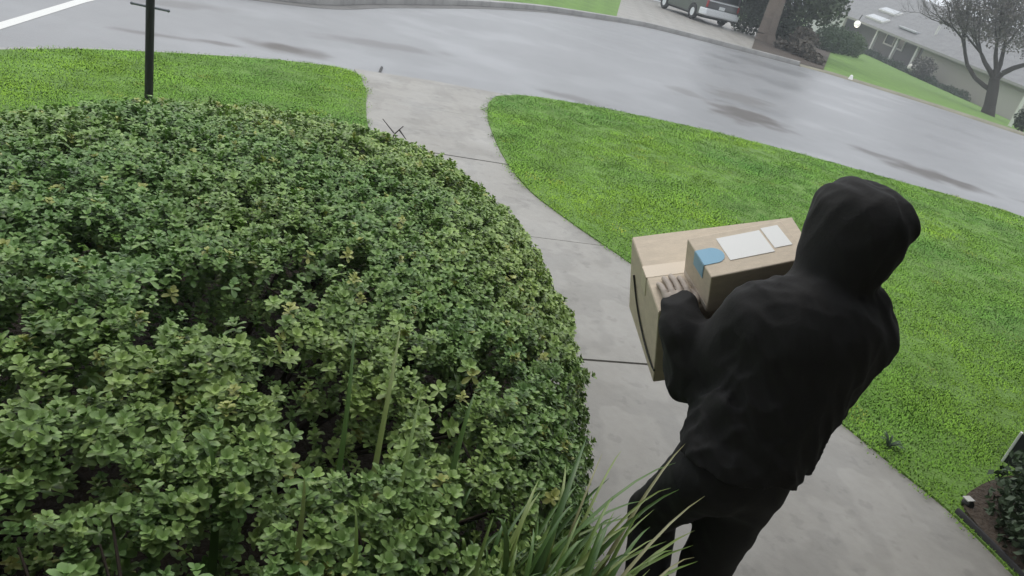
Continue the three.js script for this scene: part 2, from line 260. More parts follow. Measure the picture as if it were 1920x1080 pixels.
const holes = [[-0.78, -1.58, 0.085], [-0.69, -1.66, 0.10], [-0.60, -1.88, 0.055], [-0.55, -1.8, 0.04], [-0.37, -1.37, 0.08], [-0.44, -1.44, 0.08], [-0.29, -1.27, 0.075], [-0.24, -1.36, 0.05], [-0.12, -1.63, 0.06], [0.03, -1.80, 0.055], [-0.01, -1.46, 0.055], [-0.83, -1.18, 0.055], [-0.9, -1.1, 0.05], [-0.65, -0.93, 0.05], [-1.16, -1.78, 0.05], [-0.68, -2.12, 0.055], [-0.5, -2.03, 0.05], [-0.21, -1.82, 0.035], [0.11, -2.03, 0.04], [-0.5, -0.81, 0.045], [-0.38, -0.89, 0.05], [-0.33, -1.05, 0.035], [0.06, -1.22, 0.05], [-0.2, -1.22, 0.03], [-0.66, -0.75, 0.06], [-0.95, -2.3, 0.05], [-1.1, -1.3, 0.045]];
{
  const bush = thing('clipped_bush', 'large rounded clipped bush with small glossy green leaves beside the walkway', 'bush');
  const r = RNG(77), list = [];
  const holeAt = (x, y, z) => { if (y < 0.6) return 0; let k = 0; for (const [hx, hz, hr] of holes) { const d = Math.hypot((x - hx), (z - hz) * 0.9) / (hr * 1.6) + 0.5 * noise(x * 14, z * 14, y * 9); k = Math.max(k, 1 - sstep(0.8, 1.25, d)); } const n = noise(x * 6.5, y * 6.5, z * 6.5 + 3); return Math.max(k, sstep(0.5, 0.6, n) * 0.9); };
  const N = 78000;
  for (let i = 0; i < N; i++) {
    // a random direction from the middle of the bush, solved for the surface
    const layer = i % 6 === 5 ? 3 : i % 3; let u = r() * 2 - 1, a = r() * 6.283, s = Math.sqrt(1 - u * u), dx = Math.cos(a) * s * BUSH.a, dz = Math.sin(a) * s * BUSH.b, dy = Math.abs(u) * (BUSH.h - 0.35);
    if (r() < 0.25) dy = -r() * 0.3;
    const f = bushF(BUSH.xc + dx, 0.35 + dy, BUSH.zc + dz); if (f < 1e-3) continue;
    let x = BUSH.xc + dx / f, y = 0.35 + dy / f, z = BUSH.zc + dz / f;
    if (i % 5 < 3) { // even cover over the top
      x = BUSH.xc + (r() * 2 - 1) * BUSH.a; z = BUSH.zc + (r() * 2 - 1) * BUSH.b; const rr = Math.pow(bushF(x, 0.35, z), BUSH.m); if (rr > 0.97) continue; y = 0.35 + (BUSH.h - 0.35) * Math.pow(1 - rr, 1 / BUSH.m);
    }
    if (z > 0.12) continue; if (y < 0.04) continue;
    const e = 0.01, g = V(bushF(x + e, y, z) - bushF(x - e, y, z), bushF(x, y + e, z) - bushF(x, y - e, z), bushF(x, y, z + e) - bushF(x, y, z - e)).normalize();
    const lump = 0.022 * noise(x * 3.1, y * 3.1, z * 3.1) + 0.036 * noise(x * 9, y * 9, z * 9 + 5);
    const hole = holeAt(x, y, z); let deep = layer === 0 ? 0.025 + 0.025 * r() : layer === 1 ? 0.05 + 0.05 * r() : layer === 2 ? 0.10 + 0.16 * r() : 0.3 + 0.22 * r();
    const hidden = g.dot(V(-x, 2.05 - y, -z)) < -0.25; if (hidden && layer > 0) continue; if (layer > 1 && y < 0.6) continue;
    if (hole > 0.3) { if (deep < 0.34 && r() < hole * 0.985) continue; }
    deep -= lump + (r() < 0.04 ? 0.03 * r() : 0);
    x -= g.x * deep; y -= g.y * deep; z -= g.z * deep;
    const d = g.clone().add(V(0, 0.55, 0)).add(V(r() - 0.5, r() - 0.5, r() - 0.5).multiplyScalar(1.15)).normalize();
    list.push({ x, y, z, d, t: r() * 6.283, s: 0.6 + 0.44 * r(), c: r(), v: Math.floor(r() * 4), deep, cam: Math.hypot(x, y - 2.05, z), back: g.dot(V(-x, 2.05 - y, -z)) < 0 });
  }
  const kinds = [sprigGeo(1, 3, 0.024), sprigGeo(2, 4, 0.022), sprigGeo(3, 3, 0.026, 1.15), sprigGeo(4, 2, 0.027, 1.1)];
  const tint = (o, c) => {
    const yellow = sstep(-0.55, 0.75, 0.8 * noise(o.x * 1.3 + 4, o.z * 1.3, o.y) + 0.3 * (o.x + 0.6) - 0.18 * (o.z + 1.6)), k = 0.8 + 0.4 * o.c;
    const A = [0.18, 0.315, 0.10], B = [0.305, 0.41, 0.125]; const t = clamp(yellow * 0.85 + (o.c - 0.5) * 0.5);
    let q = o.c > 0.965 ? [0.34, 0.37, 0.12] : [0, 1, 2].map((i) => mix(A[i], B[i], t)); return c.setRGB(q[0] * k, q[1] * k, q[2] * k);
  };
  const q = new THREE.Quaternion(), q2 = new THREE.Quaternion(), m = new THREE.Matrix4(), c = new THREE.Color();
  const place = (o) => { q.setFromUnitVectors(V(0, 1, 0), o.d); q2.setFromAxisAngle(V(0, 1, 0), o.t); q.multiply(q2); m.compose(V(o.x, o.y, o.z), q, V(o.s, o.s, o.s)); return m; };
  // the sprigs that show largest are single parts
  const view = new THREE.Matrix4(); camera.updateMatrixWorld(); camera.aspect = 16 / 9; camera.updateProjectionMatrix(); view.multiplyMatrices(camera.projectionMatrix, camera.matrixWorldInverse);
  const seen = list.filter((o) => { if (o.deep > 0.06 || o.back) return false; const p = V(o.x, o.y, o.z).applyMatrix4(view); return Math.abs(p.x) < 0.98 && Math.abs(p.y) < 0.98; }).sort((a, b) => a.cam - b.cam);
  const near = new Set(seen.slice(0, 300)), mats = [];
  for (let i = 0; i < 6; i++) { const mm = leafMat(0.36); tint({ x: -0.6 + i * 0.15, y: 1, z: -1.1, c: (i + 0.5) / 6 }, mm.color); mats.push(mm); }
  for (const o of near) { const l = mesh('leaf_sprig', kinds[o.v], mats[Math.floor(o.c * 5.99)], bush); place(o).decompose(l.position, l.quaternion, l.scale); }
  kinds.forEach((g, v) => {
    const sub = list.filter((o) => o.v === v && !near.has(o)), im = new THREE.InstancedMesh(g, M.leaf, sub.length);
    sub.forEach((o, i) => { im.setMatrixAt(i, place(o)); im.setColorAt(i, tint(o, c)); });
    im.name = 'foliage'; im.userData.kind = 'stuff'; shade(im); bush.add(im);
  });
  // woody frame inside
  const wood = std({ color: color(0.05, 0.038, 0.028), roughness: 0.95 });
  for (let k = 0; k < 26; k++) {
    const a = k / 26 * 6.283 + r() * 0.3, R0 = 0.15 + 0.25 * r(), R1 = 0.35 + 0.55 * r(), gs = [];
    const A = [BUSH.xc + Math.cos(a) * R0 * 0.8, 0, Math.min(0, BUSH.zc + Math.sin(a) * R0 * 1.4)], B = [BUSH.xc + Math.cos(a) * R1 * BUSH.a * 0.7, 0.45, Math.min(0, BUSH.zc + Math.sin(a) * R1 * BUSH.b * 0.7)];
    gs.push(bar(A, B, 0.02, 0.013));
    for (let j = 0; j < 5; j++) { const b = a + (r() - 0.5) * 1.6, C = [B[0] + Math.cos(b) * (0.15 + 0.35 * r()), 0.7 + 0.22 * r(), Math.min(0, B[2] + Math.sin(b) * (0.15 + 0.4 * r()))]; if (bushF(...C) > 0.93) continue; gs.push(bar(B, C, 0.010, 0.005)); for (let l = 0; l < 3; l++) { const D = [C[0] + (r() - 0.5) * 0.3, Math.min(1.0, C[1] + 0.1 + 0.15 * r()), Math.min(0, C[2] + (r() - 0.5) * 0.3)]; if (bushF(...D) < 0.97) gs.push(bar(C, D, 0.005, 0.0025, 4)); } }
    mesh('branch', merge(gs), wood, bush);
  }
}
{ // bare soil under the bush
  const e = []; for (let i = 0; i < 48; i++) { const a = i / 48 * 6.283; e.push([Math.min(0.5, BUSH.xc + Math.cos(a) * 1.45), Math.min(0.1, BUSH.zc + Math.sin(a) * 2.4)]); }
  structure(mesh('soil_bed', slab(e, 0.045, 0.05), M.soil), 'dark bare soil under the clipped bush', 'soil');
}

// ---------------------------------------------------------------- strap-leaved plant growing through the bush
function bladeGeo(pts, w, fold = 0.35, n = 12, roll = 0) {
  const cv = new THREE.QuadraticBezierCurve3(...pts.map((p) => V(...p))), pos = [], idx = [];
  for (let i = 0; i <= n; i++) {
    const t = i / n, p = cv.getPoint(t), d = cv.getTangent(t), ww = w * Math.min(1, 0.55 + t * 1.6) * Math.pow(1 - Math.pow(t, 2.2), 0.8) + 0.0006;
    let side = new THREE.Vector3().crossVectors(d, V(0, 1, 0)); if (side.length() < 0.05) side.set(1, 0, 0); side.normalize().applyAxisAngle(d, roll); const up = new THREE.Vector3().crossVectors(side, d).normalize();
    for (const s of [-1, 0, 1]) { const q = p.clone().addScaledVector(side, s * ww / 2).addScaledVector(up, s ? fold * ww * 0.5 : 0); pos.push(q.x, q.y, q.z); }
    if (i) { const a = (i - 1) * 3, b = i * 3; idx.push(a, a + 1, b, b, a + 1, b + 1, a + 1, a + 2, b + 1, b + 1, a + 2, b + 2); }
  }
  const g = new THREE.BufferGeometry(); g.setAttribute('position', new THREE.Float32BufferAttribute(pos, 3)); g.setIndex(idx); g.computeVertexNormals(); return g;
}
{
  const r = RNG(5), mats = [[0.10, 0.19, 0.045], [0.16, 0.25, 0.06], [0.22, 0.29, 0.085], [0.075, 0.15, 0.04], [0.27, 0.27, 0.13]].map((c) => new THREE.MeshPhysicalMaterial({ color: color(...c), roughness: 0.4, side: THREE.DoubleSide }));
  const p1 = thing('strap_leaf_plant', 'clump of long arching strap leaves spilling from the bush over the walkway', 'plant');
  const tips = [[0.325, 0.943, -1.51], [0.372, 0.951, -1.53], [0.511, 1.028, -1.518], [0.487, 0.965, -1.417], [0.563, 0.98, -1.4], [0.474, 0.91, -1.31], [0.534, 0.936, -1.24], [0.278, 0.962, -1.532], [0.236, 0.927, -1.451], [0.353, 0.936, -1.369], [0.418, 0.93, -1.346], [0.172, 0.945, -1.346], [0.265, 0.934, -1.321], [0.391, 0.923, -1.211], [0.09, 0.965, -1.172], [0.175, 0.934, -1.203], [0.292, 0.915, -1.232], [0.333, 0.918, -1.293]];
  const blade = (root, tip, w, lift, mat) => { const mid = [mix(root[0], tip[0], 0.35), Math.max(root[1], tip[1]) + lift, mix(root[2], tip[2], 0.35)]; mesh('blade', bladeGeo([root, mid, tip], w, 0.4, 12, (r() - 0.5) * 1.2), mat, p1); };
  tips.forEach((t, i) => { blade([0.1 + 0.16 * r(), 0, -0.88 - 0.2 * r()], t, i < 7 ? 0.008 + 0.006 * r() : 0.014 + 0.01 * r(), 0.02 + 0.12 * r(), mats[i < 7 ? (i % 2 ? 2 : 4) : Math.floor(r() * 4)]); });
  for (let i = 0; i < 110; i++) { const t = tips[Math.floor(r() * tips.length)], k = 0.55 + 0.42 * r(); const root = [-0.06 + 0.32 * r(), 0, -0.84 - 0.28 * r()]; blade(root, [mix(root[0], t[0], k) + (r() - 0.5) * 0.16, t[1] * (0.82 + 0.14 * r()), mix(root[2], t[2], k) + (r() - 0.5) * 0.14], 0.012 + 0.012 * r(), 0.02 + 0.1 * r(), mats[[0, 3, 0, 1, 3, 2][Math.floor(r() * 6)]]); }
  const p2 = thing('wild_grass_clump', 'few upright pale green grass blades poking through the clipped bush', 'plant');
  const stems = [[[-0.341, 1.144, -1.494], [-0.239, 0.99, -1.202]], [[-0.139, 1.072, -1.383], [-0.106, 0.943, -1.079]], [[-0.242, 1.129, -1.563], [-0.178, 0.997, -1.218]], [[-0.022, 1.066, -1.447], [-0.032, 1.003, -1.288]], [[-0.186, 1.02, -1.052], [-0.116, 0.983, -0.93]], [[-0.283, 1.074, -1.034], [-0.236, 1.0, -0.952]], [[-0.507, 1.085, -1.053], [-0.422, 1.07, -1.094]], [[0.082, 1.0, -1.135], [0.061, 0.95, -1.018]]];
  stems.forEach(([t, b], i) => { const base = [b[0] + 0.03, 0.35, b[2] + 0.25]; mesh('blade', bladeGeo([base, [mix(base[0], b[0], 1.1), b[1] + 0.03, b[2]], t], 0.013 + 0.008 * r(), 0.3, 12, (r() - 0.5)), mats[i % 3], p2); });
}

// ---------------------------------------------------------------- lamp post
{
  const t = thing('lamp_post', 'slim black lamp post standing on the lawn behind the bush', 'lamp post', [-3.13, 0, -5.49]);
  const bm = std({ color: color(0.012, 0.012, 0.013), roughness: 0.4, metalness: 0.2 });
  mesh('pole', merge([new THREE.CylinderGeometry(0.031, 0.031, 1.95, 20).translate(0, 0.975, 0), new THREE.LatheGeometry([[0.0, 0], [0.075, 0], [0.075, 0.02], [0.05, 0.05], [0.04, 0.12], [0.031, 0.13]].map((p) => new THREE.Vector2(...p)), 20)]), bm, t);
  const b = mesh('ladder_rest', merge([bar([-0.125, 0.885, 0.0], [0.125, 0.885, 0], 0.009, 0.009, 8), new THREE.SphereGeometry(0.012, 8, 6).translate(-0.127, 0.885, 0), new THREE.SphereGeometry(0.012, 8, 6).translate(0.127, 0.885, 0)]), std({ color: color(0.12, 0.13, 0.15), roughness: 0.5 }), t); b.rotation.y = 0.25;
  mesh('lantern_base', new THREE.CylinderGeometry(0.09, 0.04, 0.06, 6).translate(0, 1.97, 0), bm, t);
  mesh('lantern_glass', new THREE.CylinderGeometry(0.115, 0.085, 0.24, 6, 1, true).translate(0, 2.12, 0), new THREE.MeshPhysicalMaterial({ color: 0xffffff, transmission: 1, roughness: 0.15, thickness: 0, side: THREE.DoubleSide }), t);
  mesh('lantern_roof', merge([new THREE.ConeGeometry(0.15, 0.1, 6).translate(0, 2.29, 0), new THREE.SphereGeometry(0.018, 10, 8).translate(0, 2.35, 0)]), bm, t);
}

// ---------------------------------------------------------------- person
function surfaceNet(f, lo, hi, cell) {
  const n = [0, 1, 2].map((i) => Math.ceil((hi[i] - lo[i]) / cell) + 1), [nx, ny, nz] = n, val = new Float32Array(nx * ny * nz);
  const B = 5, far = B * cell * 0.87 + 0.02; // blocks that lie clearly off the surface are filled with one value
  for (let K = 0; K < nz; K += B) for (let Jb = 0; Jb < ny; Jb += B) for (let I = 0; I < nx; I += B) {
    const h = (B - 1) / 2, d0 = f(lo[0] + (I + h) * cell, lo[1] + (Jb + h) * cell, lo[2] + (K + h) * cell), skip = Math.abs(d0) > far;
    for (let k = K; k < Math.min(nz, K + B); k++) for (let j = Jb; j < Math.min(ny, Jb + B); j++) for (let i = I; i < Math.min(nx, I + B); i++) val[i + nx * (j + ny * k)] = skip ? d0 : f(lo[0] + i * cell, lo[1] + j * cell, lo[2] + k * cell);
  }
  const id = new Int32Array(nx * ny * nz).fill(-1), pos = [], idx = [], at = (i, j, k) => i + nx * (j + ny * k), off = [];
  for (let c = 0; c < 8; c++) off.push([c & 1, c >> 1 & 1, c >> 2 & 1]);
  const edges = []; for (let a = 0; a < 8; a++) for (let b = a + 1; b < 8; b++) { const d = a ^ b; if (d === 1 || d === 2 || d === 4) edges.push([a, b]); }
  for (let k = 0; k < nz - 1; k++) for (let j = 0; j < ny - 1; j++) for (let i = 0; i < nx - 1; i++) {
    const v = off.map(([a, b, c]) => val[at(i + a, j + b, k + c)]); let s = 0; for (const q of v) if (q < 0) s++; if (s === 0 || s === 8) continue;
    let x = 0, y = 0, z = 0, c = 0; for (const [a, b] of edges) { if ((v[a] < 0) === (v[b] < 0)) continue; const t = v[a] / (v[a] - v[b]); x += mix(off[a][0], off[b][0], t); y += mix(off[a][1], off[b][1], t); z += mix(off[a][2], off[b][2], t); c++; }
    id[at(i, j, k)] = pos.length / 3; pos.push(lo[0] + (i + x / c) * cell, lo[1] + (j + y / c) * cell, lo[2] + (k + z / c) * cell);
  }
  const quad = (a, b, c, d, flip) => { if (a < 0 || b < 0 || c < 0 || d < 0) return; if (flip) idx.push(a, c, b, b, c, d); else idx.push(a, b, c, b, d, c); };
  for (let k = 1; k < nz - 1; k++) for (let j = 1; j < ny - 1; j++) for (let i = 1; i < nx - 1; i++) {
    const s = val[at(i, j, k)] < 0;
    if (s !== val[at(i + 1, j, k)] < 0) quad(id[at(i, j - 1, k - 1)], id[at(i, j, k - 1)], id[at(i, j - 1, k)], id[at(i, j, k)], !s);
    if (s !== val[at(i, j + 1, k)] < 0) quad(id[at(i - 1, j, k - 1)], id[at(i, j, k - 1)], id[at(i - 1, j, k)], id[at(i, j, k)], s);
    if (s !== val[at(i, j, k + 1)] < 0) quad(id[at(i - 1, j - 1, k)], id[at(i, j - 1, k)], id[at(i - 1, j, k)], id[at(i, j, k)], !s);
  }
  const g = new THREE.BufferGeometry(); g.setAttribute('position', new THREE.Float32BufferAttribute(pos, 3));
  const uv = []; for (let i = 0; i < pos.length; i += 3) uv.push(pos[i] + pos[i + 2] * 0.8, pos[i + 1]); g.setAttribute('uv', new THREE.Float32BufferAttribute(uv, 2));
  g.setIndex(idx); g.computeVertexNormals(); return g;
}
const smin2 = (a, b, k, c) => smin(smin(a, b, k), c, 0.02);
const smin = (a, b, k) => { const h = clamp(0.5 + 0.5 * (b - a) / k); return mix(b, a, h) - k * h * (1 - h); };
const cap = (p, a, b, r0, r1) => { const x = p[0] - a[0], y = p[1] - a[1], z = p[2] - a[2], dx = b[0] - a[0], dy = b[1] - a[1], dz = b[2] - a[2], t = clamp((x * dx + y * dy + z * dz) / (dx * dx + dy * dy + dz * dz)); return Math.hypot(x - dx * t, y - dy * t, z - dz * t) - mix(r0, r1, t); };
// body axes: l = the person's left, f = forward (towards the street)
const LX = [-0.939, 0, 0.344], FX = [-0.344, 0, -0.939];
const ell = (p, c, a, b, d) => { const x = p[0] - c[0], y = p[1] - c[1], z = p[2] - c[2], l = x * LX[0] + z * LX[2], f = x * FX[0] + z * FX[2]; const k = Math.hypot(l / a, y / b, f / d); return (k - 1) * Math.min(a, b, d); };
// big box frame (from the way it is held: tilted, right end up)
const BOXQ = new THREE.Quaternion().setFromEuler(new THREE.Euler(0.239, 0.279, 0.344, 'YXZ')), BOXA = V(0.316, 1.292, -2.135), BW = 0.5, BD = 0.331, BH = 0.295;
const inBox = (u, y, v) => V(u, y, v).applyQuaternion(BOXQ).add(BOXA).toArray();
const J = {
  head: [0.748, 1.585, -1.735], neck: [0.765, 1.45, -1.72], chest: [0.752, 1.26, -1.70], waist: [0.725, 1.04, -1.665], pelvis: [0.708, 0.90, -1.665],
  lsh: [0.605, 1.345, -1.665], rsh: [0.864, 1.345, -1.76], lel: inBox(0.088, -0.165, BD + 0.10), lwr: inBox(0.056, -0.02, BD + 0.05), rel: [0.935, 1.08, -1.84], rwr: [0.90, 1.06, -2.02],
  lhip: [0.64, 0.87, -1.645], rhip: [0.78, 0.87, -1.692], lkn: [0.628, 0.49, -1.895], lan: [0.69, 0.13, -1.70], rkn: [0.802, 0.47, -1.765], ran: [0.775, 0.09, -1.60],
};
{
  const P = thing('person', 'person in black hooded jacket and dark trousers carrying two cardboard boxes', 'person');
  const fab = grain(31, [32, 64, 128]), fabT = tex(256, 256, (u, v) => { const k = fab(u, v); return [k, k, k]; }); fabT.repeat.set(6, 6);
  const jacketM = new THREE.MeshPhysicalMaterial({ color: color(0.0165, 0.016, 0.0163), roughness: 0.92, bumpMap: fabT, bumpScale: 0.0005, sheen: 0.25, sheenRoughness: 0.6, sheenColor: color(0.06, 0.06, 0.07) });
  const trouserM = new THREE.MeshPhysicalMaterial({ color: color(0.016, 0.016, 0.0163), roughness: 0.85, bumpMap: fabT, bumpScale: 0.0005 });
  const skinM = new THREE.MeshPhysicalMaterial({ color: color(0.42, 0.36, 0.31), roughness: 0.6 });
  // fingers of one hand: chains of [point, radius]
  const lf = []; // left hand: palm on the box front just below the top edge, fingers over the edge
  const fl = [0.030, 0.052, 0.058, 0.046];
  for (let i = 0; i < 4; i++) { const u = 0.028 + i * 0.021; lf.push([inBox(u, 0.020, BD - 0.030), inBox(u - 0.001, 0.026, BD - 0.050), inBox(u - 0.002, 0.022, BD - 0.062 - fl[i] * 0.55), inBox(u - 0.004, 0.011, BD - 0.068 - fl[i])]); }
  const lthumb = [inBox(0.085, 0.01, BD + 0.012), inBox(0.106, 0.014, BD - 0.012), inBox(0.112, 0.014, BD - 0.034), inBox(0.106, 0.012, BD - 0.052)];
  const rf = []; for (let i = 0; i < 4; i++) { const v = BD - 0.16 + i * 0.021; rf.push([inBox(0.44, -BH - 0.022, v), inBox(0.40, -BH - 0.014, v - 0.004), inBox(0.37, -BH - 0.012, v - 0.008), inBox(0.345, -BH - 0.011, v - 0.01)]); }
  const rthumb = [inBox(0.47, -BH - 0.02, BD - 0.07), inBox(0.48, -BH + 0.0, BD - 0.055), inBox(0.512, -BH + 0.012, BD - 0.05), inBox(0.513, -BH + 0.04, BD - 0.05)];
  const fingers = (p, f, th) => { let d = 9; for (const c of f) for (let k = 0; k < 3; k++) d = Math.min(d, cap(p, c[k], c[k + 1], 0.0098 - k * 0.0007, 0.0091 - k * 0.0007)); for (let k = 0; k < 3; k++) d = Math.min(d, cap(p, th[k], th[k + 1], 0.0115 - k * 0.001, 0.0105 - k * 0.001)); return d; };
  const lh = (p) => { let d = smin(cap(p, inBox(0.04, 0.0, BD + 0.03), inBox(0.034, 0.018, BD - 0.032), 0.018, 0.013), cap(p, inBox(0.084, 0.0, BD + 0.03), inBox(0.086, 0.018, BD - 0.03), 0.019, 0.013), 0.02); d = smin(d, cap(p, inBox(0.062, -0.005, BD + 0.035), inBox(0.06, 0.019, BD - 0.034), 0.021, 0.014), 0.016); d = smin(d, cap(p, J.lwr, inBox(0.062, -0.004, BD + 0.034), 0.027, 0.023), 0.02); return smin(d, fingers(p, lf, lthumb), 0.006); };
  const rp = [inBox(0.5, -BH - 0.035, BD - 0.13), inBox(0.445, -BH - 0.024, BD - 0.155), inBox(0.445, -BH - 0.024, BD - 0.1)];
  const rh = (p) => { let d = smin(cap(p, rp[0], rp[1], 0.02, 0.015), cap(p, rp[0], rp[2], 0.02, 0.015), 0.02); d = smin(d, cap(p, J.rwr, rp[0], 0.028, 0.021), 0.02); return smin(d, fingers(p, rf, rthumb), 0.006); };
  const hc = J.head, off = (c, l, y, f) => [c[0] + LX[0] * l + FX[0] * f, c[1] + y, c[2] + LX[2] * l + FX[2] * f];
  const headF = (p) => {
    let d = ell(p, off(hc, 0, 0.02, -0.012), 0.073, 0.094, 0.088); d = smin(d, ell(p, off(hc, 0, -0.055, 0.03), 0.052, 0.06, 0.055), 0.03);
    d = smin(d, cap(p, off(hc, 0, 0.005, 0.085), off(hc, 0, -0.03, 0.103), 0.009, 0.013), 0.012);
    d = smin(d, cap(p, off(hc, -0.018, -0.066, 0.086), off(hc, 0.018, -0.066, 0.086), 0.007, 0.007), 0.006);
    for (const s of [-1, 1]) { d = Math.max(d, -(Math.hypot(...off(hc, s * 0.031, 0.008, 0.098).map((v, i) => v - p[i])) - 0.016)); d = smin(d, Math.hypot(...off(hc, s * 0.031, 0.006, 0.074).map((v, i) => v - p[i])) - 0.013, 0.003); d = smin(d, ell(p, off(hc, s * 0.075, -0.01, -0.01), 0.010, 0.031, 0.018), 0.006); }
    return smin(d, cap(p, off(hc, 0, -0.07, -0.01), J.neck, 0.052, 0.056), 0.03);
  };
  const torsoCore = (p, g) => { const q = (c, a, b, d) => ell(p, c, a + g, b + g, d + g); let d = smin(q(J.chest, 0.158, 0.2, 0.105), q(J.waist, 0.120, 0.18, 0.09), 0.1); return smin(d, q(J.pelvis, 0.128, 0.13, 0.096), 0.08); };
  const legs = (p, g) => { let d = smin(cap(p, J.lhip, J.lkn, 0.080 + g, 0.058 + g), cap(p, J.lkn, J.lan, 0.056 + g, 0.042 + g), 0.02), e = smin(cap(p, J.rhip, J.rkn, 0.080 + g, 0.058 + g), cap(p, J.rkn, J.ran, 0.056 + g, 0.042 + g), 0.02); return Math.min(d, e); };
  const arms = (p, g) => { let d = smin(cap(p, J.lsh, J.lel, 0.055 + g, 0.045 + g), cap(p, J.lel, J.lwr, 0.044 + g, 0.03 + g), 0.03), e = smin(cap(p, J.rsh, J.rel, 0.055 + g, 0.045 + g), cap(p, J.rel, J.rwr, 0.044 + g, 0.03 + g), 0.03); return Math.min(d, e); };
  const bodyF = (p) => { let d = smin(torsoCore(p, -0.02), cap(p, J.neck, J.chest, 0.055, 0.11), 0.05); d = smin(d, arms(p, -0.012), 0.02); d = smin(d, legs(p, -0.014), 0.03); return smin(d, headF(p), 0.02); };
  const bb = [[0.3, 0.02, -2.25], [1.12, 1.82, -1.35]];
  const bodyG = surfaceNet((x, y, z) => bodyF([x, y, z]), [0.42, 0.02, -2.12], [1.1, 1.78, -1.4], 0.012);
  const pad = (c, k) => [c.map((v) => v - k), c.map((v) => v + k)];
  const headG = surfaceNet((x, y, z) => headF([x, y, z]) + 0.0008, ...pad(J.head, 0.15), 0.0045);
  const lc = inBox(0.065, 0.0, BD - 0.03), rc = inBox(0.43, -BH - 0.01, BD - 0.11);
  const lhG = surfaceNet((x, y, z) => lh([x, y, z]), ...pad(lc, 0.13), 0.0032), rhG = surfaceNet((x, y, z) => rh([x, y, z]), ...pad(rc, 0.14), 0.0035);
  mesh('body', merge([bodyG, headG, lhG, rhG]), skinM, P);
  // trousers
  const ridge = (x, y, z) => 1 - Math.abs(noise(x, y, z)) * 2.6;
  const fold = (x, y, z, k) => -k * 0.8 * Math.max(0, ridge(x * 7 + 3, y * 11 + x * 9, z * 7)) - k * 0.5 * Math.max(0, ridge(x * 13, y * 8 - z * 12, z * 13 + 7)) + 0.6 * k * (noise(x * 9 + 1.5 * noise(x * 4, y * 4, z * 4), y * 15 + x * 13, z * 9) * 1.3 + k * 0.7 * noise(x * 17 + 5, y * 12, z * 21));
  mesh('trousers', surfaceNet((x, y, z) => { const p = [x, y, z]; let d = smin(legs(p, 0.016 + 0.012 * sstep(0.5, 0.1, y)), ell(p, J.pelvis, 0.142, 0.13, 0.106), 0.05); d += fold(x, y, z, 0.005); d = Math.max(d, y - 0.98); return Math.max(d, 0.075 - y); }, [0.44, 0.04, -2.06], [1.04, 1.02, -1.42], 0.011), trouserM, P);
  // jacket: torso, sleeves, hem, hood with an open face
  const sleeveEnd = inBox(0.058, 0.012, BD - 0.002);
  const jacketF = (x, y, z) => {
    const p = [x, y, z]; let d = torsoCore(p, 0.028);
    d = smin(d, cap(p, off(J.chest, 0.10, 0.085, -0.02), off(J.chest, -0.12, 0.085, -0.02), 0.085, 0.085), 0.08);
    d = smin(d, cap(p, off(J.neck, 0, -0.05, 0), off(J.chest, 0, 0.1, -0.02), 0.085, 0.125), 0.06);
    const hem = ell(p, off(J.pelvis, 0.0, 0.03, 0.004), 0.146, 0.15, 0.118); d = smin(d, hem, 0.05);
    const sl = smin2(cap(p, J.lsh, J.lel, 0.083, 0.07), cap(p, J.lel, J.lwr, 0.066, 0.056), 0.04, cap(p, J.lwr, sleeveEnd, 0.055, 0.046)), sr = smin(cap(p, J.rsh, J.rel, 0.083, 0.062), cap(p, J.rel, J.rwr, 0.06, 0.046), 0.04);
    d = smin(d, sl, 0.035); d = smin(d, sr, 0.035);
    // hood
    let h = ell(p, off(hc, 0, 0.012, -0.018), 0.108, 0.118, 0.120); h = smin(h, cap(p, off(hc, 0, -0.08, -0.03), J.neck, 0.084, 0.09), 0.045); h = smin(h, ell(p, off(hc, 0, 0.07, -0.03), 0.102, 0.06, 0.1), 0.03); h = -smin(-h, hc[1] + 0.135 - y, 0.02); h = smin(h, cap(p, off(hc, 0.012, -0.07, 0.0), off(J.neck, 0.015, -0.02, 0.0), 0.074, 0.078), 0.03);
    h = Math.max(h, -ell(p, off(hc, 0, -0.005, 0.115), 0.074, 0.105, 0.11)); d = smin(d, h, 0.018);
    // rolled cloth where the hood meets the shoulders
    d = smin(d, cap(p, off(J.neck, 0.075, -0.02, -0.05), off(J.neck, -0.075, -0.02, -0.05), 0.05, 0.05), 0.015);
    const k = 0.0055 + 0.008 * sstep(0.2, 0.05, Math.min(Math.hypot(...J.lel.map((v, i) => v - p[i])), Math.hypot(...J.waist.map((v, i) => v - p[i])) - 0.1));
    d += fold(x, y * 1.0 + (x - z) * 0.4, z, k);
    d = Math.max(d, 0.945 + 0.02 * noise(x * 6, 0, z * 6) - y);                       // hem
    { const l = (x - hc[0]) * LX[0] + (z - hc[2]) * LX[2]; if (y > 1.47) d += 0.004 * Math.exp(-l * l / 0.00009); }               // seam over the hood
    d = Math.max(d, -(headF(p) - 0.004));
    const cuff = (w, dir) => (p[0] - w[0]) * dir[0] + (p[1] - w[1]) * dir[1] + (p[2] - w[2]) * dir[2];
    const ld = V(...J.lwr).sub(V(...J.lel)).normalize().toArray(); if (Math.hypot(...J.lwr.map((v, i) => v - p[i])) < 0.14) d = Math.max(d, cuff(J.lwr, ld) - 0.075);
    const rd = V(...J.rwr).sub(V(...J.rel)).normalize().toArray(); if (Math.hypot(...J.rwr.map((v, i) => v - p[i])) < 0.12) d = Math.max(d, cuff(J.rwr, rd) - 0.01);
    return d;
  };
  mesh('jacket', surfaceNet(jacketF, [0.34, 0.72, -2.12], [1.1, 1.8, -1.42], 0.0062), jacketM, P);
  // shoes
  const shoeM = std({ color: color(0.014, 0.014, 0.014), roughness: 0.6 });
